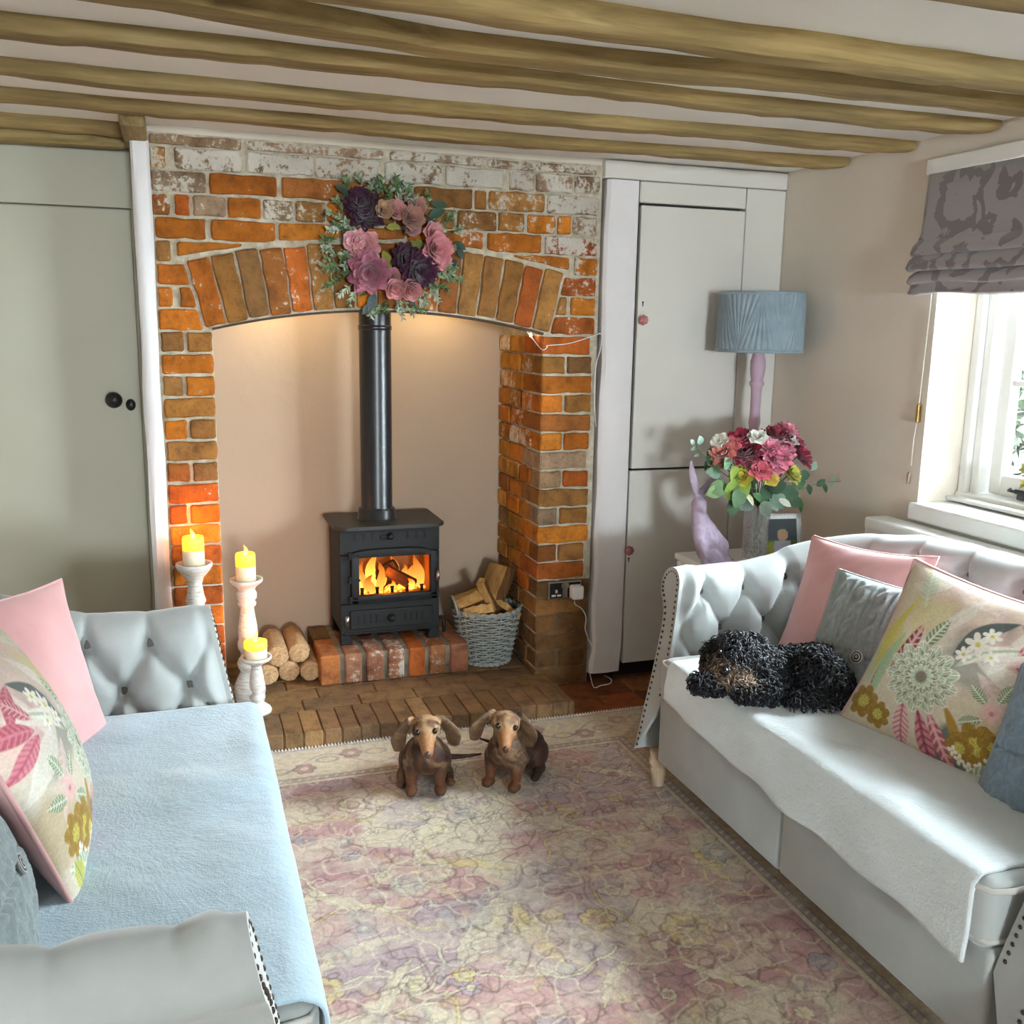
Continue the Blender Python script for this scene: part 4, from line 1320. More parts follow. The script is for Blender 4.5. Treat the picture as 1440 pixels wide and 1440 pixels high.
def floral_paint(seed, flipx=False):
    def f(U, Vv):
        if flipx: U = -U
        ground = np.array(lin((214, 202, 180)))
        C = np.zeros(U.shape + (3,)); C[:] = ground
        n = fbm(U * 2 + 3, Vv * 2, seed)[..., None]; C = C * (1 - .5 * sstep(.45, .7, n)) + np.array(lin((196, 188, 176))) * .5 * sstep(.45, .7, n)
        P = dict(green=(118, 142, 98), sage=(150, 172, 140), char=(92, 98, 96), pink=(204, 130, 140), rose=(176, 88, 104), wine=(128, 56, 70), yel=(204, 196, 96), och=(170, 134, 58), white=(232, 228, 216), blush=(224, 184, 178), mint=(170, 196, 160))
        P = {k: np.array(lin(v)) for k, v in P.items()}
        dark = np.array(lin((74, 80, 72)))
        def bl(mask, col, k=1.0):
            nonlocal C
            mk = (np.clip(mask, 0, 1) * k)[..., None]; C = C * (1 - mk) + col * mk
        def leaf(cx, cy, L, wd, deg, bend, col, vein=None, k=1.0, rib=True):
            a = math.radians(deg); dx, dy = U - cx, Vv - cy
            u = (dx * math.cos(a) + dy * math.sin(a)) / L; v = (-dx * math.sin(a) + dy * math.cos(a)) / L - bend * (u * (1 - u)) * 2
            e = wd * np.clip(np.sin(np.clip(u, 0, 1) * math.pi), 0, 1) ** .75 - np.abs(v); ins = ((u > 0) & (u < 1)) * 1.0
            bl(ins * sstep(0, .03, e), col, k)
            if vein is not None:
                if rib: bl(ins * (e > .02) * (1 - sstep(.10, .25, np.abs(((u * 9 - np.abs(v) * 6) % 1) - .5))), vein, .75 * k)
                bl(ins * (1 - sstep(.012, .035, np.abs(v))) * (e > 0), vein, .8 * k)
        def blossom(cx, cy, r, nlay, np_, cols, edge, rot=0, sq=1.0):
            dx, dy = (U - cx), (Vv - cy) / sq; R = np.hypot(dx, dy) / r; T = np.arctan2(dy, dx) + rot
            for q in range(nlay):
                rr = 1 - q * (.8 / nlay); t = T + q * .35; e = rr * (.72 + .28 * np.abs(np.cos(t * np_ / 2)) ** .7) - R
                bl(sstep(0, .03, e), edge); bl(sstep(.03, .07, e) * sstep(.08, .2, np.abs(np.sin(t * np_ / 2 + math.pi / 2 * 0))), cols[q % len(cols)])
                bl(sstep(.03, .07, e) * (1 - sstep(.1, .3, np.abs(((t * np_ / (2 * math.pi) * 3) % 1) - .5))) * .5, edge)
        def tiny(cx, cy, r, np_, col, cen):
            R = np.hypot(U - cx, Vv - cy) / r; T = np.arctan2(Vv - cy, U - cx)
            bl(sstep(0, .08, .45 + .55 * np.abs(np.cos(T * np_ / 2)) - R), col); bl(sstep(0, .1, .25 - R), cen)
        # washes of colour
        for (x, y, r, col, k) in ((.35, .2, .5, 'char', .55), (-.75, .0, .35, 'yel', .7), (-.85, -.3, .3, 'mint', .6), (.7, .45, .4, 'blush', .6), (.35, -.85, .35, 'char', .9), (.8, -.4, .4, 'och', .35), (0, .8, .5, 'blush', .3), (-.5, .6, .4, 'yel', .4)):
            d = np.hypot(U - x, (Vv - y)) / r + (fbm(U * 4, Vv * 4, seed + int(x * 10)) - .5) * .9; bl(sstep(1, .55, d), P[col], k)
        for i, (cx, cy, L, wd, dg) in enumerate(((-.2, .95, .6, .16, -150), (0, .9, .7, .12, -120), (.15, .95, .8, .12, -80), (-.4, .9, .5, .16, -160), (.4, .9, .6, .14, -60), (.5, .7, .6, .13, -100), (.2, .3, .75, .16, 10), (.25, .2, .8, .16, -20), (.3, .1, .7, .15, -45), (.35, .25, .6, .15, 35))):
            leaf(cx, cy, L, wd, dg, .15, P['white'] if i % 2 else P['blush'], P['white'] * .8, .55)
        # tall dark leaves, wine leaf, greens
        leaf(.0, .15, .75, .13, 55, .2, P['char']); leaf(.08, .05, .7, .11, 40, .2, P['white'], P['sage'], .9, False)
        leaf(-.62, -.35, .75, .13, 78, -.1, P['wine'], P['blush']); leaf(-.78, -.55, .45, .15, 80, -.1, P['wine'], P['blush'])
        leaf(-.70, -.75, 1.0, .08, 84, .12, P['mint']); leaf(-.85, -.5, 1.2, .06, 80, .1, P['yel'])
        leaf(-.35, .08, .48, .17, 72, 0, P['green'], P['white'])
        leaf(.42, .75, .5, .16, -35, .2, P['rose'], P['pink']); leaf(.62, .35, .5, .2, 20, .1, P['rose'], P['pink']); leaf(.6, .3, .45, .2, -20, .1, P['pink'], P['rose']); leaf(.55, .42, .4, .2, 60, 0, P['rose'], P['blush'])
        leaf(-.12, -.55, .7, .15, -65, .05, P['pink'], P['wine']); leaf(-.02, -.5, .75, .12, -52, 0, P['rose'], P['blush']); leaf(-.30, -.55, .5, .22, -80, 0, P['blush'], P['rose'])
        leaf(.1, -.35, .6, .10, -60, .2, P['och'], None)
        for (x, y, dg) in ((.52, -.18, 150), (.60, -.12, 75), (.66, -.28, 20), (.52, -.34, 215)): leaf(x, y, .26, .24, dg, 0, P['green'], P['white'])
        tiny(.58, -.24, .12, 5, P['blush'], P['pink'])
        # big green chrysanthemum
        blossom(-.22, -.20, .44, 5, 13, [P['sage'], P['green'], P['sage'], P['green'] * .8, P['mint']], P['white'], 0, .95)
        rr = np.hypot(U + .22, Vv + .2); bl(sstep(.09, .05, rr), P['wine'] * .5, .7)
        # ochre blossoms low right
        for (x, y, r_) in ((.55, -.62, .24), (.72, -.55, .18), (.40, -.72, .16), (-.78, -.72, .2), (-.55, -.8, .16)):
            blossom(x, y, r_, 3, 7, [P['och'], P['och'] * .8, P['yel']], P['och'] * .7, .4)
        for (x, y) in ((.42, -.83), (.52, -.86), (.62, -.8), (.34, -.78), (.7, -.7)): tiny(x, y, .06, 4, P['white'], P['yel'])
        leaf(.5, -.95, .5, .2, 30, 0, P['sage'], P['white']); leaf(.75, -.98, .3, .3, 70, 0, P['yel'], P['green'])
        # white star flowers
        for (x, y, r_) in ((.18, .38, .15), (.10, .22, .10), (.26, .52, .10), (.36, .30, .09)): tiny(x, y, r_, 6, P['white'], P['yel'])
        leaf(-.55, .55, .5, .2, 110, 0, P['mint'], P['white'], .5)
        g = vnoise(U * 90, Vv * 90, 3)[..., None]; C = C * (.9 + .2 * g)
        return np.clip(C, 0, 1)
    return f


def knit_cushion(label, c, nrm, up, w, h, th, mat, roll=0, seed=4, button=(.0, -.18)):
    """cable-knit relief and a big button"""
    root, tr, Fp = cushion('knitted_cushion', label, c, nrm, up, w, h, th, mat, seed, 110, roll=roll, pinch=.06)
    fr_ = [o for o in root.children if o.name.startswith('front_cover')][0]
    n = 110; a = np.linspace(-1, 1, n); U, Vv = np.meshgrid(a, a)
    rib = np.zeros_like(U)
    for cx in (-.72, -.36, 0, .36, .72):
        for ph in (0, math.pi):
            off = cx + .07 * np.sin(Vv * 11 + ph); rib = np.maximum(rib, .009 * np.exp(-((U - off) / .05) ** 2) * (.75 + .25 * np.cos(Vv * 11 + ph)))
        rib = np.maximum(rib, .005 * np.exp(-((U - cx - .17) / .02) ** 2))
    rib += .0012 * np.sin(U * 150) * np.sin(Vv * 90)
    rib -= .010 * np.exp(-((Vv - button[1] + .03 * np.sin(U * 2)) / .03) ** 2) * (np.abs(U) < .9)
    edge = np.clip((1 - np.abs(U)) * 8, 0, 1) * np.clip((1 - np.abs(Vv)) * 8, 0, 1)
    A = Fp.copy(); A[..., 2] += rib * edge
    W_ = tr(A) - np.array(ORG[root.name][:])
    fr_.data.vertices.foreach_set('co', W_.reshape(-1)); fr_.data.update()
    # round striped button
    i = int((button[1] + 1) / 2 * (n - 1)); j = int((button[0] + 1) / 2 * (n - 1))
    r, u, nn = frame_from(nrm, up)
    p = Vector(tr(A)[i, j]) + nn * .013
    Mx = nn.to_track_quat('Z', 'Y').to_matrix()
    b = MB()
    for k, (r0, r1, cc_) in enumerate(((0, .0045, (.5, .5, .5)), (.0045, .008, (.02, .02, .02)), (.008, .0115, (.7, .7, .68)), (.0115, .015, (.03, .03, .03)), (.015, .019, (.6, .6, .6)))):
        b.lathe([(r0, .004 - k * .0004), (r1, .004 - k * .0004 - .0003)], 24, p, col=cc_, M=Mx)
    b.lathe([(.019, .002), (.019, -.004), (0, -.004)], 24, p, col=(.3, .3, .3), M=Mx)
    b.build('button', vcol_mat('striped_button', .4), root, True, vcol=True)
    return root


BN = Vector((-1, 0, .42))    # front of a cushion leaning on the right sofa's back
cushion('velvet_cushion', 'plain pink velvet cushion behind the black dog', (1.895, -1.235, .640), (-.93, -.18, .42), (0, .0, 1), .46, .44, .13, M_PINK, 3, 60, roll=.06, pinch=.16)
knit_cushion('sage grey cable-knit cushion between the pink and the floral cushion', (1.790, -1.475, .615), (-.92, -.28, .40), (0, 0, 1), .38, .38, .11, M_KNIT, -.03)
cushion('floral_cushion', 'floral print cushion with pink piping on the sofa under the window', (1.770, -1.815, .662), (-.88, -.22, .42), (0, 0, 1), .50, .46, .15, M_PRINT, 5, 230, floral_paint(5), M_PINKPIPE, roll=-.10, pinch=.12)
knit_cushion('blue grey knitted cushion beside the floral cushion under the window', (1.74, -2.165, .60), (-.90, -.1, .42), (0, 0, 1), .36, .34, .12, M_KNITB, .05, 9)
# left sofa, facing +x
cushion('velvet_cushion', 'plain pink velvet cushion against the buttoned far arm of the sofa facing the window', (-.375, -1.235, .655), (.80, -.50, .36), (0, 0, 1), .46, .44, .13, M_PINK, 8, 60, roll=-.10, pinch=.16)
cushion('floral_cushion', 'floral print cushion with pale piping on the sofa facing the window', (-.305, -1.66, .675), (.93, .05, .36), (0, 0, 1), .48, .46, .16, M_PRINT, 12, 200, floral_paint(9, True), M_PINKPIPE, pinch=.12)
knit_cushion('sage grey knitted cushion beside the floral cushion on the sofa facing the window', (-.345, -1.98, .625), (.92, .12, .36), (0, 0, 1), .36, .36, .11, M_KNIT, 0, 11)
# ================================================================== STOVE
M_IRON = simple('black_cast_iron', (25, 26, 27), .58, .15, 40, .25, 140, .002, metal=.1, spec=.35)
M_IRON2 = simple('stove_top_iron', (46, 46, 42), .45, .15, 30, .2, 120, .002, metal=.2)
M_FLUE = simple('enamelled_flue', (30, 32, 36), .3, .1, 20, metal=.2, spec=.6)
M_STEEL = simple('brushed_steel', (168, 166, 160), .3, .1, 60, metal=.95)
SX0, SX1, SY0, SY1, SZ0, SZ1 = .574, .984, .205, .455, PZ + .004, .676
stove = thing('wood_burning_stove', ((SX0 + SX1) / 2, (SY0 + SY1) / 2, PZ), 'black cast iron wood-burning stove with a lit fire on the brick plinth', 'stove')
SC = (SX0 + SX1) / 2
zb = SZ0 + .045
# firebox shell: sides, back, bottom, and the front plate left open for door
m = MB()
m.box((SX0, SY0, zb), (SX0 + .012, SY1, SZ1)); m.box((SX1 - .012, SY0, zb), (SX1, SY1, SZ1)); m.box((SX0, SY1 - .012, zb), (SX1, SY1, SZ1)); m.box((SX0, SY0, zb), (SX1, SY1, zb + .012)); m.box((SX0, SY0, SZ1 - .01), (SX1, SY1, SZ1))
m.build('body', M_IRON, stove)
gx0, gx1, gz0, gz1 = .650, .942, .402, .560      # glass opening
dx0, dx1, dz0, dz1 = .618, .972, .368, .596      # door
# front plate : strips round the door
for a, b in (((SX0, SY0 - .014, gz1 + .010), (SX1, SY0, SZ1)), ((SX0, SY0 - .014, zb), (SX1, SY0, dz0)), ((SX0, SY0 - .014, dz0), (dx0, SY0, gz1 + .010)), ((dx1, SY0 - .014, dz0), (SX1, SY0, gz1 + .010))):
    MB().rbox(a, b, .003, 1).build('front_plate', M_IRON, stove)
# door frame with arched top, four bars
dr = MB()
dr.rbox((dx0, SY0 - .032, dz0), (gx0, SY0 - .002, dz1 - .02), .006, 2); dr.rbox((gx1, SY0 - .032, dz0), (dx1, SY0 - .002, dz1 - .02), .006, 2); dr.rbox((dx0, SY0 - .032, dz0), (dx1, SY0 - .002, gz0), .006, 2)
xs = np.linspace(dx0, dx1, 17); P = []
for x in xs:
    t = (x - SC) / ((dx1 - dx0) / 2); zt_ = dz1 - .002 - .020 * abs(t) ** 6 - .004 * t * t; 
    P.append([(x, SY0 - .030, gz1 - .004 * abs(t) ** 4), (x, SY0 - .032, gz1 + .006), (x, SY0 - .030, zt_ - .004), (x, SY0 - .022, zt_), (x, SY0 - .002, zt_), (x, SY0 - .002, gz1)])
P = np.array(P); dr.grid(P, wrap=True)
door_s = dr.build('stove_door', M_IRON, stove, 'auto')
mb = MB().rbox((dx0 + .006, SY0 - .038, gz0 - .020), (dx1 - .006, SY0 - .028, gz0 - .012), .003, 1); mb.build('door_rail', M_IRON, door_s)
sg = NT('stove_glass'); tr = sg.n('ShaderNodeBsdfTransparent'); tr.inputs[0].default_value = (1, .93, .84, 1); gl = sg.n('ShaderNodeBsdfGlossy'); gl.inputs['Roughness'].default_value = .03
fr = sg.n('ShaderNodeFresnel'); fr.inputs['IOR'].default_value = 1.3; mx = sg.n('ShaderNodeMixShader'); sg.l(fr.outputs[0], mx.inputs[0]); sg.l(tr.outputs[0], mx.inputs[1]); sg.l(gl.outputs[0], mx.inputs[2]); sg.l(mx.outputs[0], sg.out.inputs['Surface'])
MB().box((gx0 - .004, SY0 - .014, gz0 - .004), (gx1 + .004, SY0 - .011, gz1 + .004)).build('door_glass', sg.m, door_s)
for z in (.570, .470, .388):
    mb = MB().tube([(dx0 - .004, SY0 - .026, z - .014), (dx0 - .004, SY0 - .026, z + .014)], .008, 10); mb.rbox((dx0 - .008, SY0 - .036, z - .006), (dx0 + .036, SY0 - .026, z + .004), .003, 1); mb.build('door_hinge', M_IRON, door_s)
MB().tube([(dx1 - .004, SY0 - .03, .452), (dx1 - .004, SY0 - .055, .458), (dx1 - .004, SY0 - .062, .475), (dx1 - .004, SY0 - .052, .498)], [.007, .008, .009, .007], 10).build('door_handle', M_STEEL, door_s, True)
# top plate with rounded front corners, skirt, legs
n = 10; out = []
r = .06; tx0, tx1, ty0, ty1 = SX0 - .022, SX1 + .022, SY0 - .052, SY1 + .02
for (cx, cy, a0) in ((tx0 + r, ty0 + r, 180), (tx1 - r, ty0 + r, 270)):
    for i in range(n + 1):
        a = math.radians(a0 + 90 * i / n); out.append((cx + r * math.cos(a), cy + r * math.sin(a)))
out += [(tx1, ty1), (tx0, ty1)]
MB().prism(out, SZ1 + .014, SZ1, .003, 'z').build('top_plate', M_IRON2, stove)
MB().rbox((SX0 + .012, SY0 - .018, zb - .004), (SX1 - .012, SY0 - .010, zb + .008), .003, 1).build('skirt', M_IRON, stove)
for x in (SX0, SX1 - .05):
    for y in (SY0 - .012, SY1 - .05):
        q = [(x, SZ0), (x + .05, SZ0), (x + .05 - (.012 if x == SX0 else 0), zb + .002), (x + (.012 if x != SX0 else 0), zb + .002)]
        MB().prism(q, y, y + .045, .003).build('leg', M_IRON, stove)
M_VENT = simple('vent_shadow_iron', (12, 12, 13), .8, .1)
# upper air slider: slots and knob
for i in (-4, -3, -2, 2, 3, 4): MB().rbox((SC + i * .036 - .004, SY0 - .0155, .627), (SC + i * .036 + .004, SY0 - .0135, .655), .002, 1).build('air_slot', M_VENT, stove)
MB().lathe([(0, .026), (.008, .024), (.013, .016), (.010, .006), (.016, .003), (.016, 0)], 16, (SC, SY0 - .014, .640), M=Ry).build('air_knob', M_IRON, stove, True)
MB().rbox((SC - .04, SY0 - .018, .630), (SC + .0, SY0 - .013, .648), .003, 1).build('air_slider', M_IRON, stove)
# ash door with slots and knob
ax0, ax1, az0, az1 = .612, .955, .262, .340
ash = MB().rbox((ax0, SY0 - .026, az0), (ax1, SY0 - .012, az1), .004, 2).build('ash_door', M_IRON, stove)
for i in list(range(-6, -2)) + list(range(2, 6)): MB().rbox((SC + i * .024 + .008, SY0 - .0275, .284), (SC + i * .024 + .016, SY0 - .0245, .320), .002, 1).build('air_slot', M_VENT, ash)
MB().lathe([(0, .026), (.009, .024), (.014, .016), (.010, .006), (.018, .003), (.018, 0)], 16, (SC, SY0 - .026, .302), M=Ry).build('air_knob', M_IRON, ash, True)
MB().tube([(ax0 - .012, SY0 - .022, .30 - .02), (ax0 - .012, SY0 - .022, .30 + .02)], .009, 10).build('ash_hinge', M_STEEL, ash, True)
MB().tube([(SX1 + .0, SY0 + .02, .27), (SX1 + .022, SY0 + .01, .275), (SX1 + .026, SY0 + .005, .25), (SX1 + .024, SY0 + .0, .212)], .008, 8).build('riddling_lever', M_IRON, stove, True)
# flue
fx, fy = .752, .325
M_ = MB().lathe([(.083, SZ1 + .012), (.083, SZ1 + .016), (.078, SZ1 + .022), (.076, SZ1 + .055), (.072, SZ1 + .060), (.066, SZ1 + .062), (.0645, SZ1 + .066), (.0645, 1.655)], 40, (fx, fy, 0))
flue = M_.build('flue_pipe', M_FLUE, stove, 'auto')
MB().lathe([(.0645, 1.455), (.0675, 1.458), (.0675, 1.472), (.0645, 1.475)], 40, (fx, fy, 0)).build('flue_joint', M_FLUE, flue, True)
# ---- the fire: firebricks, logs, embers, flames
M_FBRICK = simple('firebrick', (150, 112, 78), .9, .15, 20, .3, 60)
MB().box((SX0 + .014, SY1 - .03, zb + .014), (SX1 - .014, SY1 - .014, SZ1 - .03)).box((SX0 + .013, SY0 + .03, zb + .014), (SX0 + .03, SY1 - .03, SZ1 - .03)).box((SX1 - .03, SY0 + .03, zb + .014), (SX1 - .013, SY1 - .03, SZ1 - .03)).box((SX0 + .014, SY0 + .01, .370), (SX1 - .014, SY1 - .03, .384)).build('firebrick_lining', M_FBRICK, stove)
M_CHAR = simple('charred_log', (52, 34, 24), .9, .4, 25, .5, 50)
MB().tube([(.70, .36, .395), (.80, .33, .47), (.83, .32, .49)], [.026, .03, .026], 8).build('burning_log', M_CHAR, stove)
MB().tube([(.78, .30, .475), (.90, .30, .40)], [.024, .028], 8).build('burning_log', M_CHAR, stove)
MB().tube([(.66, .38, .398), (.93, .37, .402)], .026, 8).build('burning_log', M_CHAR, stove)
for i in range(5):
    x = .668 + i * .062; MB().tube([(x, .218, .384), (x, .218, .415), (x, .220, .424)], [.007, .007, .009], 8).build('log_guard', M_IRON, stove, True)
t = NT('flame'); tcg = t.n('ShaderNodeVertexColor'); tcg.layer_name = 'Col'; em = t.n('ShaderNodeEmission'); t.l(tcg.outputs['Color'], em.inputs['Color']); em.inputs['Strength'].default_value = 1.0
t.l(em.outputs[0], t.out.inputs['Surface']); M_FLAME = t.m


def flame(x, y, z, h, w, seed, parent, hot=2.6, name='flame'):
    rs = np.random.RandomState(seed); pts = []; rad = []
    nn = 9; ph = rs.uniform(0, 6)
    cols = []
    m = MB()
    for i in range(nn):
        t_ = i / (nn - 1)
        pts.append((x + .22 * w * math.sin(ph + t_ * 4) * t_ * 2, y + .1 * w * math.cos(ph + t_ * 3), z + h * t_)); rad.append(max(.0006, w * .5 * (math.sin(math.pi * min(1, .18 + t_ * .82)) ** .8) * (1 - t_ * .35)))
    m.tube(pts, rad, 8)
    m.c = []
    for p in m.v:
        t_ = min(1, max(0, (p[2] - z) / h)); a = np.array((1.0, .50, .09)) * hot; b = np.array((1.0, .15, .008)) * hot * .34
        m.c.append(tuple(a * (1 - t_) + b * t_))
    return m.build(name, M_FLAME, parent, True, vcol=True)


for i, (x, y, z, h, w) in enumerate(((.668, .30, .384, .09, .05), (.69, .33, .386, .12, .045), (.715, .28, .384, .075, .05), (.735, .34, .39, .15, .055), (.755, .29, .384, .13, .04), (.775, .33, .40, .10, .035), (.80, .27, .384, .05, .03), (.83, .36, .42, .10, .04), (.86, .31, .43, .06, .03), (.88, .27, .39, .05, .035), (.905, .35, .40, .09, .05), (.93, .33, .384, .14, .05), (.65, .36, .39, .14, .05))):
    flame(x, y, z, h, w, i, stove, 1.1 if i % 3 else 2.2)
em2 = NT('embers'); nn = em2.noise(60, 4.0); em2.base((.02, .01, .005)); em2.l(em2.ramp(nn, [(.35, (.10, .012, .0)), (.55, (1.0, .22, .02)), (.7, (1.0, .6, .15))]), em2.b.inputs['Emission Color']); em2.b.inputs['Emission Strength'].default_value = 3.0
m = MB(); rs = np.random.RandomState(3)
for i in range(60):
    x, y = rs.uniform(.64, .95), rs.uniform(.24, .40); m.rbox((x - .012, y - .012, .384), (x + .012, y + .012, .384 + rs.uniform(.006, .02)), .005, 1)
tag(m.build('ember_bed', em2.m, stove), kind='stuff')


def lamp_point(loc, col, watts, rad=.02):
    l = bpy.data.lights.new('light', 'POINT'); l.color = lin(col); l.energy = watts; l.shadow_soft_size = rad
    o = bpy.data.objects.new('light', l); o.location = loc; COL.objects.link(o); return o


o = lamp_point((.78, .25, .47), (255, 132, 32), 1.2, .04); o.name = 'fire_light'

# ================================================================== CANDLES ON TURNED HOLDERS
def limed_mat():
    t = NT('limewashed_wood'); v = t.coord('Object', (10, 10, 60)); n = t.noise(3, 5.0, .6, v)
    t.base(t.ramp(n, [(.25, lin((150, 142, 134))), (.45, lin((206, 200, 192))), (.7, lin((226, 222, 216)))])); t.set(Roughness=.75); t.bump(n, .4, .003); return t.m


M_LIMED = limed_mat()
wax = NT('ivory_wax'); wax.base(lin((240, 226, 196))); wax.set(Roughness=.5); wax.b.inputs['Subsurface Weight'].default_value = .6; wax.b.inputs['Subsurface Radius'].default_value = (.03, .018, .006); wax.b.inputs['Subsurface Scale'].default_value = .6
M_WAX = wax.m
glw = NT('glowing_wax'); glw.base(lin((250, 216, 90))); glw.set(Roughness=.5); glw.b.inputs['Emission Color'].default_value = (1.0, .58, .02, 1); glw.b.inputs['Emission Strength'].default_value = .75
M_WAXG = glw.m  # emission stands in for flame light shining through the wax


def candle_set(hl, cl, x, y, z0, prof, ztop, cr, chh, watts, flute=None, scal=False):
    h = thing('candle_holder', (x, y, z0), hl, 'candle holder', 'turned candle holders on the hearth')
    k = max(i for i, p in enumerate(prof))
    MB().lathe(prof, 36, (x, y, z0), flute=flute).build('stem', M_LIMED, h, True)
    c = thing('candle', (x, y, ztop), cl, 'candle', 'lit candles on the hearth')
    MB().lathe([(0, 0), (cr, 0), (cr, chh * .55)], 28, (x, y, ztop + .001)).build('wax_body', M_WAX, c, True)
    fl_ = (lambda an, z: .05 * math.sin(3 * an) + .04 * math.sin(7 * an)) if scal else None
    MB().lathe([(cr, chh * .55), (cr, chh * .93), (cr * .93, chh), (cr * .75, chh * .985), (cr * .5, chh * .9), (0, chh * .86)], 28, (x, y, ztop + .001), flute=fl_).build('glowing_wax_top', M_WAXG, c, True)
    MB().tube([(x, y, ztop + chh * .86), (x + .001, y, ztop + chh * .86 + .014)], .0016, 6).build('wick', M_CHAR, c)
    flame(x, y, ztop + chh * .86 + .006, .042, .016, int(x * 1000) % 97, c, 6.0)
    o = lamp_point((x, y - .002, ztop + chh + .05), (255, 142, 40), watts, .012); o.name = 'candle_light'
    return h


PA = [(0, 0), (.058, 0), (.060, .012), (.050, .024), (.040, .04), (.042, .06), (.048, .10), (.050, .14), (.040, .18), (.030, .20), (.036, .22), (.030, .24), (.026, .30), (.034, .36), (.040, .385), (.030, .40), (.026, .42), (.036, .44), (.030, .46), (.024, .50), (.030, .525), (.045, .542), (.056, .556), (.062, .566), (.062, .578), (.054, .578), (.050, .568), (0, .566)]
candle_set('tallest limewashed turned candle holder, beside the left brick pier', 'lit pillar candle on the tallest holder by the brick pier', .022, -.085, HZ, PA, HZ + .568, .037, .105, .6)
PB_ = [(0, 0), (.052, 0), (.055, .01), (.055, .03), (.058, .045), (.056, .07), (.046, .095), (.036, .115), (.032, .125), (.040, .14), (.044, .155), (.038, .172), (.030, .18), (.030, .20), (.038, .215), (.040, .235), (.034, .25), (.036, .27), (.034, .30), (.028, .34), (.024, .372), (.032, .38), (.034, .388), (.028, .398), (.036, .408), (.037, .425), (.030, .44), (.036, .452), (.052, .464), (.060, .472), (.060, .482), (.052, .480), (.048, .472), (0, .470)]
candle_set('middle-height limewashed turned candle holder standing on the hearth', 'lit pillar candle on the middle-height holder', .203, .022, HZ, PB_, HZ + .472, .036, .105, .6)
PC_ = [(0, 0), (.049, 0), (.051, .008), (.046, .018), (.034, .028), (.022, .036), (.024, .05), (.030, .06), (.020, .07), (.018, .078), (.025, .092), (.027, .115), (.024, .14), (.020, .165), (.018, .178), (.026, .188), (.046, .198), (.056, .207), (.056, .216), (.048, .214), (.044, .208), (0, .206)]
candle_set('shortest fluted grey candle holder at the front of the hearth', 'low melted lit candle on the shortest holder', .222, -.088, HZ, PC_, HZ + .208, .040, .066, .4, scal=True)

# ================================================================== COMPRESSED LOG PILE
def logend_mat():
    t = NT('compressed_sawdust'); n = t.noise(120, 5.0, .7); n2 = t.noise(30, 3.0)
    t.base(t.ramp(t.math('ADD', t.math('MULTIPLY', n, .7), t.math('MULTIPLY', n2, .3)), [(.3, lin((138, 100, 64))), (.5, lin((190, 154, 112))), (.7, lin((220, 190, 150)))])); t.set(Roughness=.95); t.bump(n, .7, .004); return t.m


M_LOG = logend_mat()
for i, (u, v, r, lab) in enumerate(((391, 920, .043, 'upper row, beside the candles'), (421, 915, .042, 'upper row, nearer the plinth'), (377, 951, .042, 'lower row, behind the short candle holder'), (407, 944, .042, 'middle of the lower row'), (437, 939, .041, 'lower row, against the plinth'))):
    y0 = .165 + .02 * (i % 2)
    p = ony(u, v, y0)
    zc = HZ + .002 + r if i >= 2 else HZ + .002 + .042 + .0735
    lg = thing('fire_log', (p.x, y0 + .12, zc - r), 'round wood log stacked by the stove, ' + lab, 'log', 'logs stacked beside the plinth')
    prof = [(0, .0), (r * .22, .001), (r * .24, .0), (r * .8, .002), (r * .95, .005), (r, .012), (r, .24), (r * .9, .25), (0, .25)]
    fl_ = lambda an, z, s=i: .025 * math.sin(an * 9 + s) + .02 * math.sin(an * 5 + 2 * s)
    MB().lathe(prof, 32, (p.x, y0, zc), M=Matrix.Rotation(math.radians(-90), 3, 'X') @ Matrix.Rotation(i * 1.1, 3, 'Z'), flute=fl_).build('log_body', M_LOG, lg, 'auto')

# ================================================================== WICKER BASKET WITH SPLIT LOGS
bc = Vector((1.205, .235, HZ + .002)); BH, RB_, RT_ = .226, .098, .142
basket = thing('wicker_basket', bc[:], 'grey wicker basket filled with split logs beside the stove', 'basket')
M_WICK = simple('grey_wicker', (146, 148, 142), .75, .2, 40, .4, 120)
m = MB(); NS = 22
rad_at = lambda z: RB_ + (RT_ - RB_) * (z / BH) ** .85
for k in range(NS):
    a = 2 * math.pi * k / NS
    m.tube([(bc.x + rad_at(z) * math.cos(a), bc.y + rad_at(z) * math.sin(a), bc.z + z) for z in np.linspace(0, BH, 6)], .0032, 5)
m.build('stakes', M_WICK, basket, True)
NW = 19
for w in range(NW):
    z = .010 + (BH - .02) * w / (NW - 1); r0 = rad_at(z); pts = []
    for k in range(NS * 4):
        a = 2 * math.pi * k / (NS * 4); s_ = math.cos(a * NS / 2 + (w % 2) * math.pi)
        pts.append((bc.x + (r0 + .0062 * s_) * math.cos(a), bc.y + (r0 + .0062 * s_) * math.sin(a), bc.z + z))
    MB().tube(pts, .0048, 5, closed=True).build('weaver', M_WICK, basket, True)
for z, rr in ((BH, .0065), (BH + .008, .006), (.002, .008)):
    pts = []
    for k in range(120):
        a = 2 * math.pi * k / 120; pts.append((bc.x + (rad_at(min(z, BH)) + .004 * math.sin(a * 26)) * math.cos(a), bc.y + (rad_at(min(z, BH)) + .004 * math.sin(a * 26)) * math.sin(a), bc.z + z + .003 * math.cos(a * 26)))
    MB().tube(pts, rr, 6, closed=True).build('rim', M_WICK, basket, True)
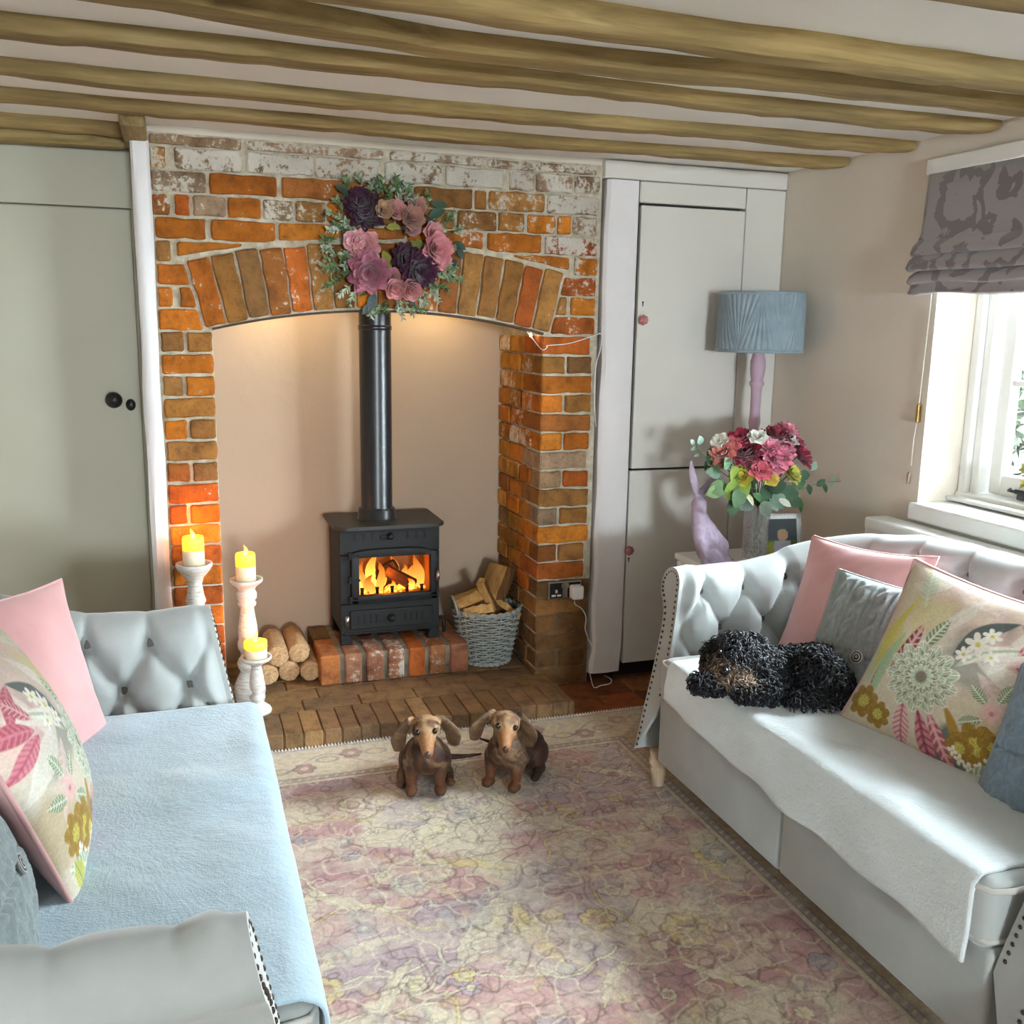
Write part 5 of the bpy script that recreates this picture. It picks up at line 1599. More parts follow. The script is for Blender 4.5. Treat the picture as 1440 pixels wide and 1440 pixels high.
for s_ in (-1, 1):
    x = bc.x + s_ * (RT_ - .002)
    MB().tube([(x, bc.y - .05, bc.z + BH - .005), (x + s_ * .012, bc.y - .045, bc.z + BH + .045), (x + s_ * .014, bc.y, bc.z + BH + .062), (x + s_ * .012, bc.y + .045, bc.z + BH + .045), (x, bc.y + .05, bc.z + BH - .005)], .006, 8).build('handle', M_WICK, basket, True)
MB().lathe([(0, 0), (RB_ - .004, 0), (RB_ - .004, .006), (0, .006)], 28, bc).build('bottom', M_WICK, basket)
M_BARK = wood_mat('log_bark', (62, 40, 22), (104, 72, 40), (146, 106, 62), 'Z', 1.2, .95)
M_SPLIT = wood_mat('split_log_face', (150, 110, 62), (196, 156, 98), (218, 184, 128), 'Z', 1.0, .9)


def split_log(label, c, d, L, R, ang, seed):
    """wedge-shaped split log: bark arc + two pale split faces"""
    d = Vector(d).normalized(); r, u, _ = frame_from(d, (0, 1, .2)); c = Vector(c); rs = np.random.RandomState(seed)
    root = thing('split_log', c[:], label, 'log', 'split logs in the basket')
    na = 9; a = np.linspace(-ang, ang, na)
    def ring(s):
        return [c + d * s + r * (R * math.cos(t) * (1 + rs.uniform(-.06, .06)) - R * .45) + u * (R * math.sin(t) * (1 + rs.uniform(-.06, .06))) for t in a]
    S = np.linspace(-L / 2, L / 2, 7); rings = [ring(s) for s in S]
    apex = [c + d * s - r * R * (.45 + rs.uniform(-.08, .08)) + u * rs.uniform(-.006, .006) for s in S]
    MB().grid(np.array([[p[:] for p in q] for q in rings])).build('bark', M_BARK, root, True)
    m = MB()
    m.grid(np.array([[q[0][:], q[0].lerp(ap, .5)[:], ap[:]] for q, ap in zip(rings, apex)])); m.grid(np.array([[ap[:], q[-1].lerp(ap, .5)[:], q[-1][:]] for q, ap in zip(rings, apex)]))
    for q, ap in ((rings[0], apex[0]), (rings[-1], apex[-1])):
        m.add([p[:] for p in q] + [ap[:]], [tuple(range(na + 1))])
    m.build('split_face', M_SPLIT, root)
    return root


split_log('big bark-covered split log leaning at the back of the basket', (1.265, .29, HZ + .285), (.38, .15, .9), .22, .085, 1.5, 1)
split_log('dark bark log lying at the rim of the basket near the stove', (1.125, .235, HZ + .268), (.95, .1, .25), .13, .060, 1.3, 2)
split_log('pale narrow split log standing in the middle of the basket', (1.195, .185, HZ + .285), (-.42, -.05, .85), .17, .045, .9, 3)
split_log('pale split log lying low across the front of the basket', (1.145, .165, HZ + .245), (.9, -.1, .15), .12, .045, 1.0, 4)
split_log('short split log wedged at the pier side of the basket', (1.275, .20, HZ + .235), (.6, -.3, -.45), .15, .045, 1.1, 5)

# ================================================================== SOCKET, PLUG, CABLES, LED STRIP
s0 = ony(770, 843, -.004); s1 = ony(817, 815, -.004)
sx0, sx1, sz0, sz1 = s0.x, s1.x, s0.z, s1.z
sock = thing('power_socket', ((sx0 + sx1) / 2, 0, sz0), 'steel and black double power socket on the right brick pier', 'socket')
MB().rbox((sx0, -.012, sz0), (sx1, -.004, sz1), .003, 2).build('plate', M_STEEL, sock)
MB().rbox((sx0 + .006, -.0145, sz0 + .006), (sx0 + .062, -.0115, sz1 - .006), .003, 1).build('insert', MK, sock)
MB().rbox((sx1 - .062, -.0145, sz0 + .006), (sx1 - .006, -.0115, sz1 - .006), .003, 1).build('insert', MK, sock)
mc = (sx0 + sx0 + .068) / 2
for (dx, dz, w, h) in ((0, .034, .005, .010), (-.012, .016, .009, .006), (.012, .016, .009, .006)):
    MB().rbox((mc + dx - w, -.0160, sz0 + dz - h * .7), (mc + dx + w, -.0142, sz0 + dz + h * .7), .002, 1).build('socket_hole', simple('pin_hole_rim', (226, 224, 218), .5, .02), sock)
for xx in (sx0 + .062, sx1 - .062): MB().rbox((xx - .006, -.0175, sz1 - .028), (xx + .006, -.0142, sz1 - .008), .002, 1).build('switch', M_STEEL, sock)
M_PLASTIC = simple('white_plastic', (232, 234, 236), .35, .02, 10)
px = sx1 - .032
plug = thing('plug_adapter', (px, -.03, sz0), 'white plug adapter in the power socket', 'plug')
MB().rbox((px - .026, -.062, sz0 + .004), (px + .024, -.0165, sz1 - .012), .009, 3).build('body', M_PLASTIC, plug, 'auto')
wp = [ony(u, v, -.02) for u, v in ((808, 845), (809, 850), (818, 856), (824, 868), (823, 885), (828, 900))] + [ony(u, v, -.035) for u, v in ((833, 912), (828, 935))] + [onz(u, v, .012) for u, v in ((832, 958), (836, 967), (845, 964), (858, 961), (859, 955), (850, 950))]
def smooth_path(pts, k=4):
    P = [Vector(p) for p in pts]; out = []
    for i in range(len(P) - 1):
        p0, p1, p2, p3 = P[max(i - 1, 0)], P[i], P[i + 1], P[min(i + 2, len(P) - 1)]
        for j in range(k):
            t = j / k; out.append(.5 * ((2 * p1) + (p2 - p0) * t + (2 * p0 - 5 * p1 + 4 * p2 - p3) * t * t + (3 * p1 - p0 - 3 * p2 + p3) * t ** 3))
    return out + [P[-1]]
MB().tube(smooth_path(wp), .0022, 6).build('cable', M_PLASTIC, plug, True)
fairy = thing('string_light_wire', (1.36, 0, 1.4), 'thin white wire with tiny bulbs hooked at the corner of the arch', 'string lights')
fw = [Vector((1.30, .10, 1.478)), Vector((1.325, .05, 1.43)), Vector((1.34, -.012, 1.392)), Vector((1.36, -.018, 1.402))] + [ony(u, v, -.014) for u, v in ((770, 486), (800, 483), (830, 474), (846, 470), (844, 492), (838, 515), (836, 560), (838, 600))]
MB().tube(smooth_path(fw), .0018, 6).build('wire', M_PLASTIC, fairy, True)
mbl = MB().lathe([(0, -.006), (.004, -.004), (.005, 0), (.004, .005), (0, .007)], 12, (1.318, .06, 1.446)); mbl.build('bulb', emit('warm_bulb', (255, 236, 190), 30.0), fairy, True)
led = thing('led_strip', (.73, .36, 1.64), 'warm white light strip fixed behind the crown of the brick arch', 'light strip')
xs = np.linspace(.20, 1.30, 24)
MB().tube([(x, .36, 1.645) for x in xs], .006, 6).build('strip', emit('led_strip_glow', (255, 226, 160), 8.0), led, True)
for x, w_ in ((.34, 2.8), (1.06, 2.2), (.58, 1.2), (.9, 1.2)):
    l = bpy.data.lights.new('strip_light', 'SPOT'); l.energy = w_ * .8; l.color = lin((255, 226, 164)); l.spot_size = math.radians(130); l.spot_blend = 1.0; l.shadow_soft_size = .03
    o = bpy.data.objects.new('strip_light', l); o.location = (x, .36, 1.63); o.rotation_euler = (math.radians(22), 0, 0); COL.objects.link(o)
# ================================================================== FLOWERS
MV_PETAL = vcol_mat('silk_petals', .65, var=.12, sheen=.3)


def petal(m, base, out, up, L, W, cup, c0, c1, rs):
    """curved petal: base point, outward direction, up (toward the viewer)"""
    out = out.normalized(); side = out.cross(up).normalized(); vs = []; cs = []
    nu, nv = 5, 5
    for i in range(nu):
        t = i / (nu - 1)
        w = W * .5 * (math.sin(math.pi * (.12 + .80 * t)) ** .7) * (1.0 if t < .98 else .75)
        lift = cup * L * (t ** 1.6); fwd = L * (t - .22 * cup * t * t)
        for j in range(nv):
            s = -1 + 2 * j / (nv - 1)
            p = base + out * fwd + side * (w * s) + up * (lift + .18 * W * s * s * (.4 + t * .6) + rs.uniform(-.03, .03) * W)
            vs.append(p); k = min(1, t * 1.05 + .12 * abs(s)); cs.append([a * (1 - k) + b * k for a, b in zip(c0, c1)])
    fs = [(i * nv + j, i * nv + j + 1, (i + 1) * nv + j + 1, (i + 1) * nv + j) for i in range(nu - 1) for j in range(nv - 1)]
    m.add(vs, fs, cs)


def flower(m, c, n, R, layers, c0, c1, seed, cup=(0.1, 1.1), npet=8, pw=.75):
    rs = np.random.RandomState(seed); r, u, n = frame_from(n, (0.1, .05, 1)); c = Vector(c)
    for l in range(layers):
        q = l / max(1, layers - 1); k = max(3, int(npet * (1 - .45 * q))); L = R * (1 - .62 * q); cu = cup[0] + (cup[1] - cup[0]) * q
        for i in range(k):
            a = 2 * math.pi * (i + .5 * (l % 2)) / k + rs.uniform(-.15, .15); d = r * math.cos(a) + u * math.sin(a)
            kk = rs.uniform(.85, 1.12); petal(m, c + n * (.10 * R * q), d, n, L * rs.uniform(.9, 1.08), L * pw * 6.5 / max(5, k) * 1.15, cu * rs.uniform(.8, 1.2), [x * kk * (1 - .25 * q) for x in c0], [x * kk for x in c1], rs)


def leafm(m, base, d, up, L, W, col, fold=.2, droop=.2, rs=np.random):
    d = Vector(d).normalized(); up = Vector(up); s = d.cross(up)
    if s.length < 1e-4: s = d.orthogonal()
    s.normalize(); up = s.cross(d).normalized(); vs = []; cs = []
    base = Vector(base)
    for i in range(6):
        t = i / 5; w = W * .5 * math.sin(math.pi * (.06 + .92 * t)) ** .8
        for q in (-1, 0, 1):
            vs.append(base + d * (L * t) + s * (w * q) + up * (fold * abs(q) * w - droop * L * t * t)); k = 1.0 if q else .86; cs.append([x * k for x in col])
    m.add(vs, [(i * 3 + j, i * 3 + j + 1, (i + 1) * 3 + j + 1, (i + 1) * 3 + j) for i in range(5) for j in (0, 1)], cs)


def sprig(m, base, d, L, col, rs, n=14, leafL=.02, thick=.0015):
    d = Vector(d).normalized(); base = Vector(base); bend = Vector(rs.normal(0, .25, 3)); pts = []
    for i in range(6):
        t = i / 5; pts.append(base + d * (L * t) + bend * (L * .3 * t * t))
    m.tube(pts, [thick * (1 - .6 * i / 5) for i in range(6)], 5, col=[x * .7 for x in col])
    for i in range(n):
        t = .15 + .85 * i / n; k = t * 5; a = int(min(4, k)); p = pts[a].lerp(pts[a + 1], k - a)
        q = Vector(rs.normal(0, 1, 3)); q = (q - q.project(d)).normalized()
        kk = rs.uniform(.7, 1.25)
        leafm(m, p, (d * .75 + q), q.cross(d), leafL * rs.uniform(.7, 1.2), leafL * .32, [x * kk for x in col], .2, .1)


# ------------------------------------------------------------------ wreath hanging on the arch
wc = Vector((.752, -.035, 1.765)); wreath = thing('floral_wreath', (wc.x, -.01, 1.56), 'round floral wreath of purple and pink silk flowers hanging on the arch', 'wreath')
ring = [(wc.x + .150 * math.cos(a), -.02, wc.z + .150 * math.sin(a)) for a in np.linspace(0, 2 * math.pi, 48)[:-1]]
MB().tube(ring, .014, 8, closed=True).build('twig_ring', simple('twig', (92, 64, 40), .9, .3, 50, .6, 90), wreath, True)


def wz(zx, zy, y=-.07):
    return ony(440 + zx / 6.0, 230 + zy / 6.0, y)


WF = [('dahlia', 440, 400, .062, 7, (26, 5, 18), (62, 13, 44), 12), ('dahlia', 400, 330, .045, 6, (26, 5, 18), (70, 16, 50), 10), ('dahlia', 880, 900, .060, 7, (24, 4, 18), (66, 14, 48), 12), ('dahlia', 780, 800, .048, 5, (26, 6, 18), (64, 18, 42), 9), ('dahlia', 940, 860, .045, 6, (36, 6, 26), (92, 24, 70), 9),
      ('peony', 470, 920, .064, 8, (110, 44, 66), (178, 108, 126), 9), ('peony', 430, 700, .050, 5, (170, 74, 88), (222, 158, 160), 7), ('peony', 350, 660, .034, 3, (180, 100, 110), (216, 160, 164), 5), ('peony', 1040, 720, .050, 6, (150, 56, 64), (220, 144, 150), 7), ('peony', 1080, 810, .032, 4, (150, 60, 70), (214, 140, 146), 5), ('peony', 1010, 590, .036, 4, (170, 84, 92), (216, 150, 152), 6),
      ('rose', 830, 470, .040, 6, (130, 74, 60), (192, 140, 122), 7), ('rose', 870, 370, .032, 5, (140, 84, 70), (196, 144, 130), 6), ('rose', 700, 400, .034, 4, (150, 84, 84), (206, 146, 140), 5), ('rose', 600, 400, .030, 4, (140, 96, 66), (196, 156, 116), 6), ('rose', 830, 560, .026, 4, (150, 90, 90), (204, 150, 148), 5),
      ('rose', 690, 1050, .036, 5, (170, 74, 84), (216, 148, 146), 6), ('rose', 820, 1060, .036, 5, (160, 80, 84), (210, 142, 140), 6), ('rose', 650, 960, .034, 4, (150, 80, 90), (200, 136, 140), 5), ('rose', 490, 790, .024, 3, (200, 150, 160), (226, 190, 192), 5)]
for i, (nm, zx, zy, R, lay, c0, c1, npet) in enumerate(WF):
    p = wz(zx, zy, -.055 - .012 * (i % 3)); rad = (p - wc); n = Vector((rad.x * 1.6, -1 + .0, rad.z * 1.6)); m = MB()
    flower(m, p, n, R * 1.28, lay, lin(c0), lin(c1), i + 5, (.15, 1.2) if nm != 'rose' else (.45, 1.6), npet)
    m.build(nm, MV_PETAL, wreath, True, vcol=True, fix=False)
rs = np.random.RandomState(8)
for (zx, zy, dx, dz, L, col) in ((620, 540, 60, 10, .03, (150, 150, 60)), (590, 740, 30, -60, .04, (150, 146, 54)), (820, 650, 60, -60, .035, (120, 120, 50)), (870, 640, 60, -60, .03, (130, 124, 54)), (310, 250, -60, 30, .035, (58, 74, 58)), (340, 280, -50, -10, .03, (60, 80, 62)), (980, 450, 60, 30, .04, (52, 84, 62)), (960, 470, 40, -30, .036, (46, 76, 56)), (1000, 340, 90, 0, .036, (60, 84, 62)), (1200, 660, 60, -40, .03, (40, 60, 48)), (1220, 700, 40, -80, .03, (44, 62, 50)), (1160, 800, 50, -60, .03, (38, 50, 42)), (1130, 860, 30, -60, .028, (38, 48, 42)), (300, 800, -20, -60, .036, (52, 70, 60)), (520, 1100, -20, -50, .04, (72, 84, 82)), (500, 1180, -40, -40, .034, (70, 84, 80)), (700, 260, 30, 60, .035, (70, 100, 64)), (550, 230, -20, 60, .03, (64, 84, 60)), (800, 1120, 30, -50, .03, (56, 62, 60))):
    m = MB(); p = wz(zx, zy, -.04); leafm(m, p, (dx, -20, dz), (0, -1, .2), L * 1.6, L * .85, lin(col), .2, .2); m.build('leaf', MV_PLANT, wreath, True, vcol=True, fix=False)
SP = [(280, 480, -.9, .35, .07), (260, 430, -.5, .8, .06), (300, 560, -.8, .1, .06), (250, 560, -.95, -.1, .06), (220, 780, -.9, .3, .05), (260, 900, -1, 0, .08), (270, 960, -.9, -.35, .08), (330, 1020, -.7, -.6, .07), (360, 1060, -.4, -.8, .06), (240, 860, -1, .2, .07), (600, 280, -.2, 1, .06), (640, 260, .4, .9, .05), (560, 270, -.5, .9, .05), (780, 290, .3, .9, .05), (700, 240, .1, 1, .05), (760, 330, .6, .8, .04), (1010, 950, .8, .1, .08), (1060, 930, .9, .4, .07), (1040, 1000, .8, -.5, .06), (980, 1030, .5, -.8, .07), (930, 1060, .2, -.9, .06), (1100, 970, 1, 0, .07), (640, 1150, -.3, -.9, .05), (700, 1150, .3, -.9, .07), (760, 1150, .6, -.8, .07), (600, 1180, -.7, -.7, .06), (820, 1180, .8, -.5, .06), (500, 1190, -.2, -1, .045), (1180, 600, .7, .6, .045), (1100, 480, .8, .5, .05), (200, 640, -1, .1, .055), (180, 700, -1, -.2, .05), (420, 190, -.4, 1, .045), (330, 190, -.7, .7, .045)]
for _ in range(34):
    a_ = rs.uniform(0, 6.28); SP.append((690 + 330 * math.cos(a_) + rs.uniform(-40, 40), 700 - 330 * math.sin(a_) + rs.uniform(-40, 40), math.cos(a_ + rs.uniform(-.7, .7)), math.sin(a_ + rs.uniform(-.7, .7)), rs.uniform(.045, .085)))
for i, (zx, zy, dx, dz, L) in enumerate(SP):
    m = MB(); p = wz(zx, zy, -.035 - .02 * rs.rand()); g = [(150, 166, 136), (118, 140, 100), (96, 122, 76), (170, 180, 158)][i % 4]
    sprig(m, p, (dx, -.25, dz), L, lin(g), rs, 30, .019); m.build('foliage_sprig', MV_PLANT, wreath, True, vcol=True, fix=False)

# ------------------------------------------------------------------ sill flowers (edge of a pot plant)
m = MB()
for i in range(7):
    flower(m, (XR + .09 + rs.uniform(-.04, .04), -1.33 + rs.uniform(-.05, .05), WZ0 + .15 + rs.uniform(-.02, .06)), (-.6, rs.uniform(-.4, .4), .6), .03, 3, lin((190, 180, 70)), lin((232, 226, 150)), 50 + i)
m.build('blossoms', MV_PETAL, pot, True, vcol=True, fix=False)
m = MB()
for i in range(12): sprig(m, (XR + .10, -1.36, WZ0 + .085), (rs.uniform(-.5, .5), rs.uniform(-.5, .5), 1), .08, lin((90, 120, 60)), rs, 6, .03)
m.build('foliage', MV_PLANT, pot, True, vcol=True, fix=False)
# ================================================================== CORNER: SIDE TABLE, LAMP, HARE, VASE, PICTURE FRAME
TZ = .607
table = thing('side_table', (1.97, -.43, 0), 'small white painted side table in the corner behind the sofa arm', 'table')
MB().rbox((1.835, -.60, TZ - .025), (2.20, -.24, TZ), .006, 2).build('table_top', M_WHITE, table)
MB().rbox((1.84, -.565, TZ - .11), (2.16, -.275, TZ - .025), .003, 1).build('apron', M_WHITE, table)
for x in (1.85, 2.15):
    for y in (-.555, -.285): MB().rbox((x - .018, y - .018, 0.007), (x + .018, y + .018, TZ - .025), .004, 1).build('leg', M_WHITE, table)
# ------------------------------------------------------------------ floor lamp
lc = ony(1092, 456, -.19); LX, LY = 2.165, -.185
q = ony(1092, 456, LY); LX = min(q.x, 2.20); lzc = q.z
lampf = thing('floor_lamp', (LX, LY, 0.006), 'mauve turned floor lamp with a blue grey pleated drum shade in the corner', 'lamp')
M_MAUVE = simple('mauve_chalk_paint', (186, 160, 178), .7, .06, 12, .1, 60)
sr, shh = .168, .222
zb_ = lzc - shh / 2
MB().lathe([(0, 0), (.13, 0), (.135, .012), (.12, .03), (.05, .045), (.03, .06), (.024, .09), (.032, .11), (.022, .13), (.019, .30), (.018, .70), (.020, .90), (.021, zb_ - .34), (.027, zb_ - .33), (.020, zb_ - .31), (.024, zb_ - .285), (.020, zb_ - .25), (.021, zb_ - .16), (.022, zb_ - .145), (.029, zb_ - .135), (.029, zb_ - .125), (.023, zb_ - .118), (.027, zb_ - .10), (.031, zb_ - .07), (.030, zb_ - .04), (.022, zb_ - .01), (.020, zb_ + .01), (0, zb_ + .012)], 28, (LX, LY, .006)).build('stem', M_MAUVE, lampf, True)
M_SHADE = fabric('blue_grey_silk_shade', (146, 162, 172), (128, 146, 156), .6, .4, .05, 300, 20)
# pleats fan out from points at the top and bottom rims
nz = 22; na = 900; P = np.zeros((nz, na, 3)); WS = 2 * math.pi / 6
for i in range(nz):
    t = i / (nz - 1)
    for k in range(na):
        a = 2 * math.pi * k / na + .55; th = (a % WS) - WS / 2
        hu = WS / 2 * (1 - t)
        if abs(th) < hu: q_, w_ = th / (hu + 1e-6), 1 - t
        else:
            th2 = th - math.copysign(WS / 2, th); q_, w_ = th2 / (WS / 2 * t + 1e-6), t
        rr = sr * (1.0 - .03 * t) + .0062 * abs(math.sin(q_ * math.pi * 3.5)) * min(1.0, .12 + 1.3 * w_) * (math.sin(math.pi * min(.98, max(.02, t))) ** .25)
        P[i, k] = (LX + rr * math.cos(a - .55), LY + rr * math.sin(a - .55), zb_ + .006 + shh * t)
shade = MB().grid(P, wrap=True).build('lamp_shade', M_SHADE, lampf, True)
for z, r_ in ((zb_ + .006, sr + .001), (zb_ + .006 + shh, sr * .97 + .001)):
    MB().lathe([(r_ - .003, z - .006), (r_ + .003, z - .006), (r_ + .003, z + .006), (r_ - .003, z + .006), (r_ - .003, z - .006)], 60, (LX, LY, 0)).build('trim_band', M_SHADE, shade, True)
MB().lathe([(sr * .95, zb_ + .01), (sr * .93, zb_ + shh)], 48, (LX, LY, 0)).build('lining', simple('shade_lining', (220, 216, 208), .8), shade, True)
m = MB()
for a in (0, 2.09, 4.19): m.tube([(LX, LY, zb_ + shh - .01), (LX + (sr - .012) * math.cos(a), LY + (sr - .012) * math.sin(a), zb_ + shh - .002)], .0025, 6)
m.tube([(LX, LY, zb_ + .01), (LX, LY, zb_ + shh - .005)], .006, 8); m.build('shade_carrier', M_STEEL, shade, True)

# ------------------------------------------------------------------ hare figure
HY = -.46
def hp(zx, zy, b=0.0): return ony(940 + zx / 4.8, 560 + zy / 4.8, HY - b) + Vector((0, 0, 0))
hb = hp(270, 1140)
dz = TZ + .002 - hb.z
def H(zx, zy, b=0.0): return hp(zx, zy, 0) + Vector((0, -b, dz))
pr = [('s', H(295, 1030), (.062, .062, .064)), ('c', H(285, 1000), .056, H(225, 880), .040), ('c', H(225, 880), .040, H(200, 790), .027), ('s', H(200, 735, .006), (.027, .034, .030)), ('c', H(203, 735, .02), .020, H(204, 762, .035), .012),
      ('c', H(195, 900, .012), .030, H(195, 1000, .02), .022), ('c', H(190, 980, .035), .015, H(198, 1125, .045), .012), ('c', H(215, 980, .03), .015, H(225, 1125, .04), .012),
      ('s', H(262, 1075, .042), (.040, .028, .040)), ('c', H(250, 1128, .05), .014, H(215, 1132, .06), .012), ('s', H(330, 1110), (.05, .055, .03)), ('s', H(418, 1122), (.018, .016, .012)), ('c', H(300, 1125), .04, H(350, 1125), .035)]
def ear(a, b, w):
    a, b = Vector(a), Vector(b); out = []
    for i in range(7):
        t = i / 6; out.append(('s', a.lerp(b, t), (w * (.35 + .65 * math.sin(math.pi * (.12 + .8 * t))), .0075, .020), None))
    return out
pr += ear(H(188, 665), H(150, 470), .017) + ear(H(212, 665), H(322, 540), .016)
Vh, Fh, Nh = blob(pr, .0045, 5)
fur = (np.array([fbm(v[0] * 90 + v[1] * 40, v[2] * 60, 4, 3) for v in Vh]) - .5) * .006
Vh = Vh + Nh * fur[:, None]
hare = thing('hare_figure', (hb.x, HY, TZ), 'lilac painted hare ornament sitting upright on the side table', 'ornament')
MB().add(Vh, Fh).build('body', simple('lilac_resin', (186, 170, 192), .8, .08, 30, .25, 140, .003), hare, True, fix=False)

# ------------------------------------------------------------------ crystal vase and bouquet
VX, VY = ony(1060, 795, -.47).x + .0, -.47
vase = thing('crystal_vase', (VX, VY, TZ), 'cut crystal glass vase holding a bouquet on the side table', 'vase')
tg = NT('cut_crystal'); tr_ = tg.n('ShaderNodeBsdfTransparent'); gl_ = tg.n('ShaderNodeBsdfGlossy'); gl_.inputs['Roughness'].default_value = .06; df_ = tg.n('ShaderNodeBsdfDiffuse'); df_.inputs[0].default_value = (.9, .95, .95, 1)
m1_ = tg.n('ShaderNodeMixShader'); m1_.inputs[0].default_value = .28; tg.l(tr_.outputs[0], m1_.inputs[1]); tg.l(gl_.outputs[0], m1_.inputs[2])
m2_ = tg.n('ShaderNodeMixShader'); m2_.inputs[0].default_value = .13; tg.l(m1_.outputs[0], m2_.inputs[1]); tg.l(df_.outputs[0], m2_.inputs[2]); tg.l(m2_.outputs[0], tg.out.inputs['Surface'])
vo = [(0, .003), (.044, .003), (.045, .012), (.046, .05), (.045, .10), (.042, .13), (.044, .16), (.052, .205), (.058, .225)]
vi = [(.054, .225), (.047, .203), (.039, .16), (.037, .13), (.039, .10), (.040, .05), (.038, .02), (0, .018)]
def cut(an, z):
    if z < .02: return 0
    if z < .14: return .075 * (abs(math.sin(an * 6 + z * 90)) + abs(math.sin(an * 6 - z * 90)) - 1)
    return .05 * math.cos(an * 12)
zz = [];
prof = [(float(np.interp(z, [p[1] for p in vo[1:]], [p[0] for p in vo[1:]])), z) for z in np.linspace(.003, .225, 40)]
MB().lathe([(0, .003)] + prof + vi, 96, (VX, VY, TZ - .0015), flute=cut).build('glass', tg.m, vase, 'auto')
bq = thing('flower_bouquet', (VX, VY, TZ + .03), 'bouquet of crimson and pink silk flowers with green leaves in the crystal vase', 'bouquet')
def bz(zx, zy, d=0.0): return ony(940 + zx / 4.8, 560 + zy / 4.8, VY - d)
top = Vector((VX, VY, TZ + .215))
BF = [('dahlia', 520, 370, .055, 6, (70, 6, 26), (150, 24, 62), 11, .07), ('dahlia', 480, 290, .05, 5, (90, 8, 34), (160, 30, 66), 10, .03), ('dahlia', 870, 390, .055, 6, (90, 10, 36), (164, 34, 70), 11, .06), ('dahlia', 730, 270, .05, 5, (80, 8, 30), (140, 26, 56), 10, .05), ('dahlia', 560, 440, .045, 5, (80, 10, 30), (150, 30, 66), 10, .06), ('dahlia', 850, 300, .04, 4, (120, 20, 50), (180, 60, 90), 9, .02),
      ('hydrangea', 730, 400, .05, 5, (196, 70, 110), (240, 150, 176), 9, .10), ('hydrangea', 680, 340, .04, 4, (200, 84, 120), (240, 160, 184), 8, .09), ('hydrangea', 770, 350, .045, 4, (200, 80, 120), (244, 160, 184), 8, .08), ('hydrangea', 620, 490, .035, 4, (196, 70, 90), (230, 120, 136), 7, .10), ('hydrangea', 720, 460, .035, 4, (200, 84, 110), (240, 150, 170), 7, .11), ('hydrangea', 800, 230, .045, 4, (196, 80, 110), (236, 150, 170), 8, .02), ('hydrangea', 370, 370, .045, 4, (170, 84, 70), (226, 150, 140), 8, .05), ('hydrangea', 420, 330, .035, 4, (180, 70, 80), (226, 130, 140), 7, .05), ('hydrangea', 350, 430, .03, 3, (150, 110, 60), (200, 150, 110), 7, .05),
      ('white_blossom', 350, 290, .026, 3, (210, 206, 190), (240, 238, 228), 5, .06), ('white_blossom', 600, 270, .032, 3, (214, 210, 196), (242, 240, 232), 6, .08), ('white_blossom', 830, 290, .026, 3, (214, 206, 196), (240, 236, 230), 6, .07),
      ('yellow_blossom', 820, 510, .04, 4, (150, 150, 40), (206, 204, 90), 8, .08), ('yellow_blossom', 500, 530, .036, 3, (150, 140, 30), (200, 190, 60), 6, .07), ('yellow_blossom', 690, 545, .026, 3, (190, 160, 40), (220, 196, 90), 5, .10)]
for i, (nm, zx, zy, R, lay, c0, c1, npet, d) in enumerate(BF):
    p = bz(zx, zy, d); n = Vector((p.x - VX, p.y - VY - .06, p.z - TZ - .26)); m = MB(); flower(m, p, n, R * 1.32, lay, lin(c0), lin(c1), 60 + i, (.1, 1.0), npet); m.build(nm, MV_PETAL, bq, True, vcol=True, fix=False)
    m = MB(); m.tube([(VX + rs.uniform(-.02, .02), VY + rs.uniform(-.02, .02), TZ + .03), top[:], (top.lerp(p, .5) + Vector((0, 0, .01)))[:], p[:]], .0022, 5, col=lin((70, 100, 50))); m.build('flower_stem', MV_PLANT, bq, True, vcol=True, fix=False)
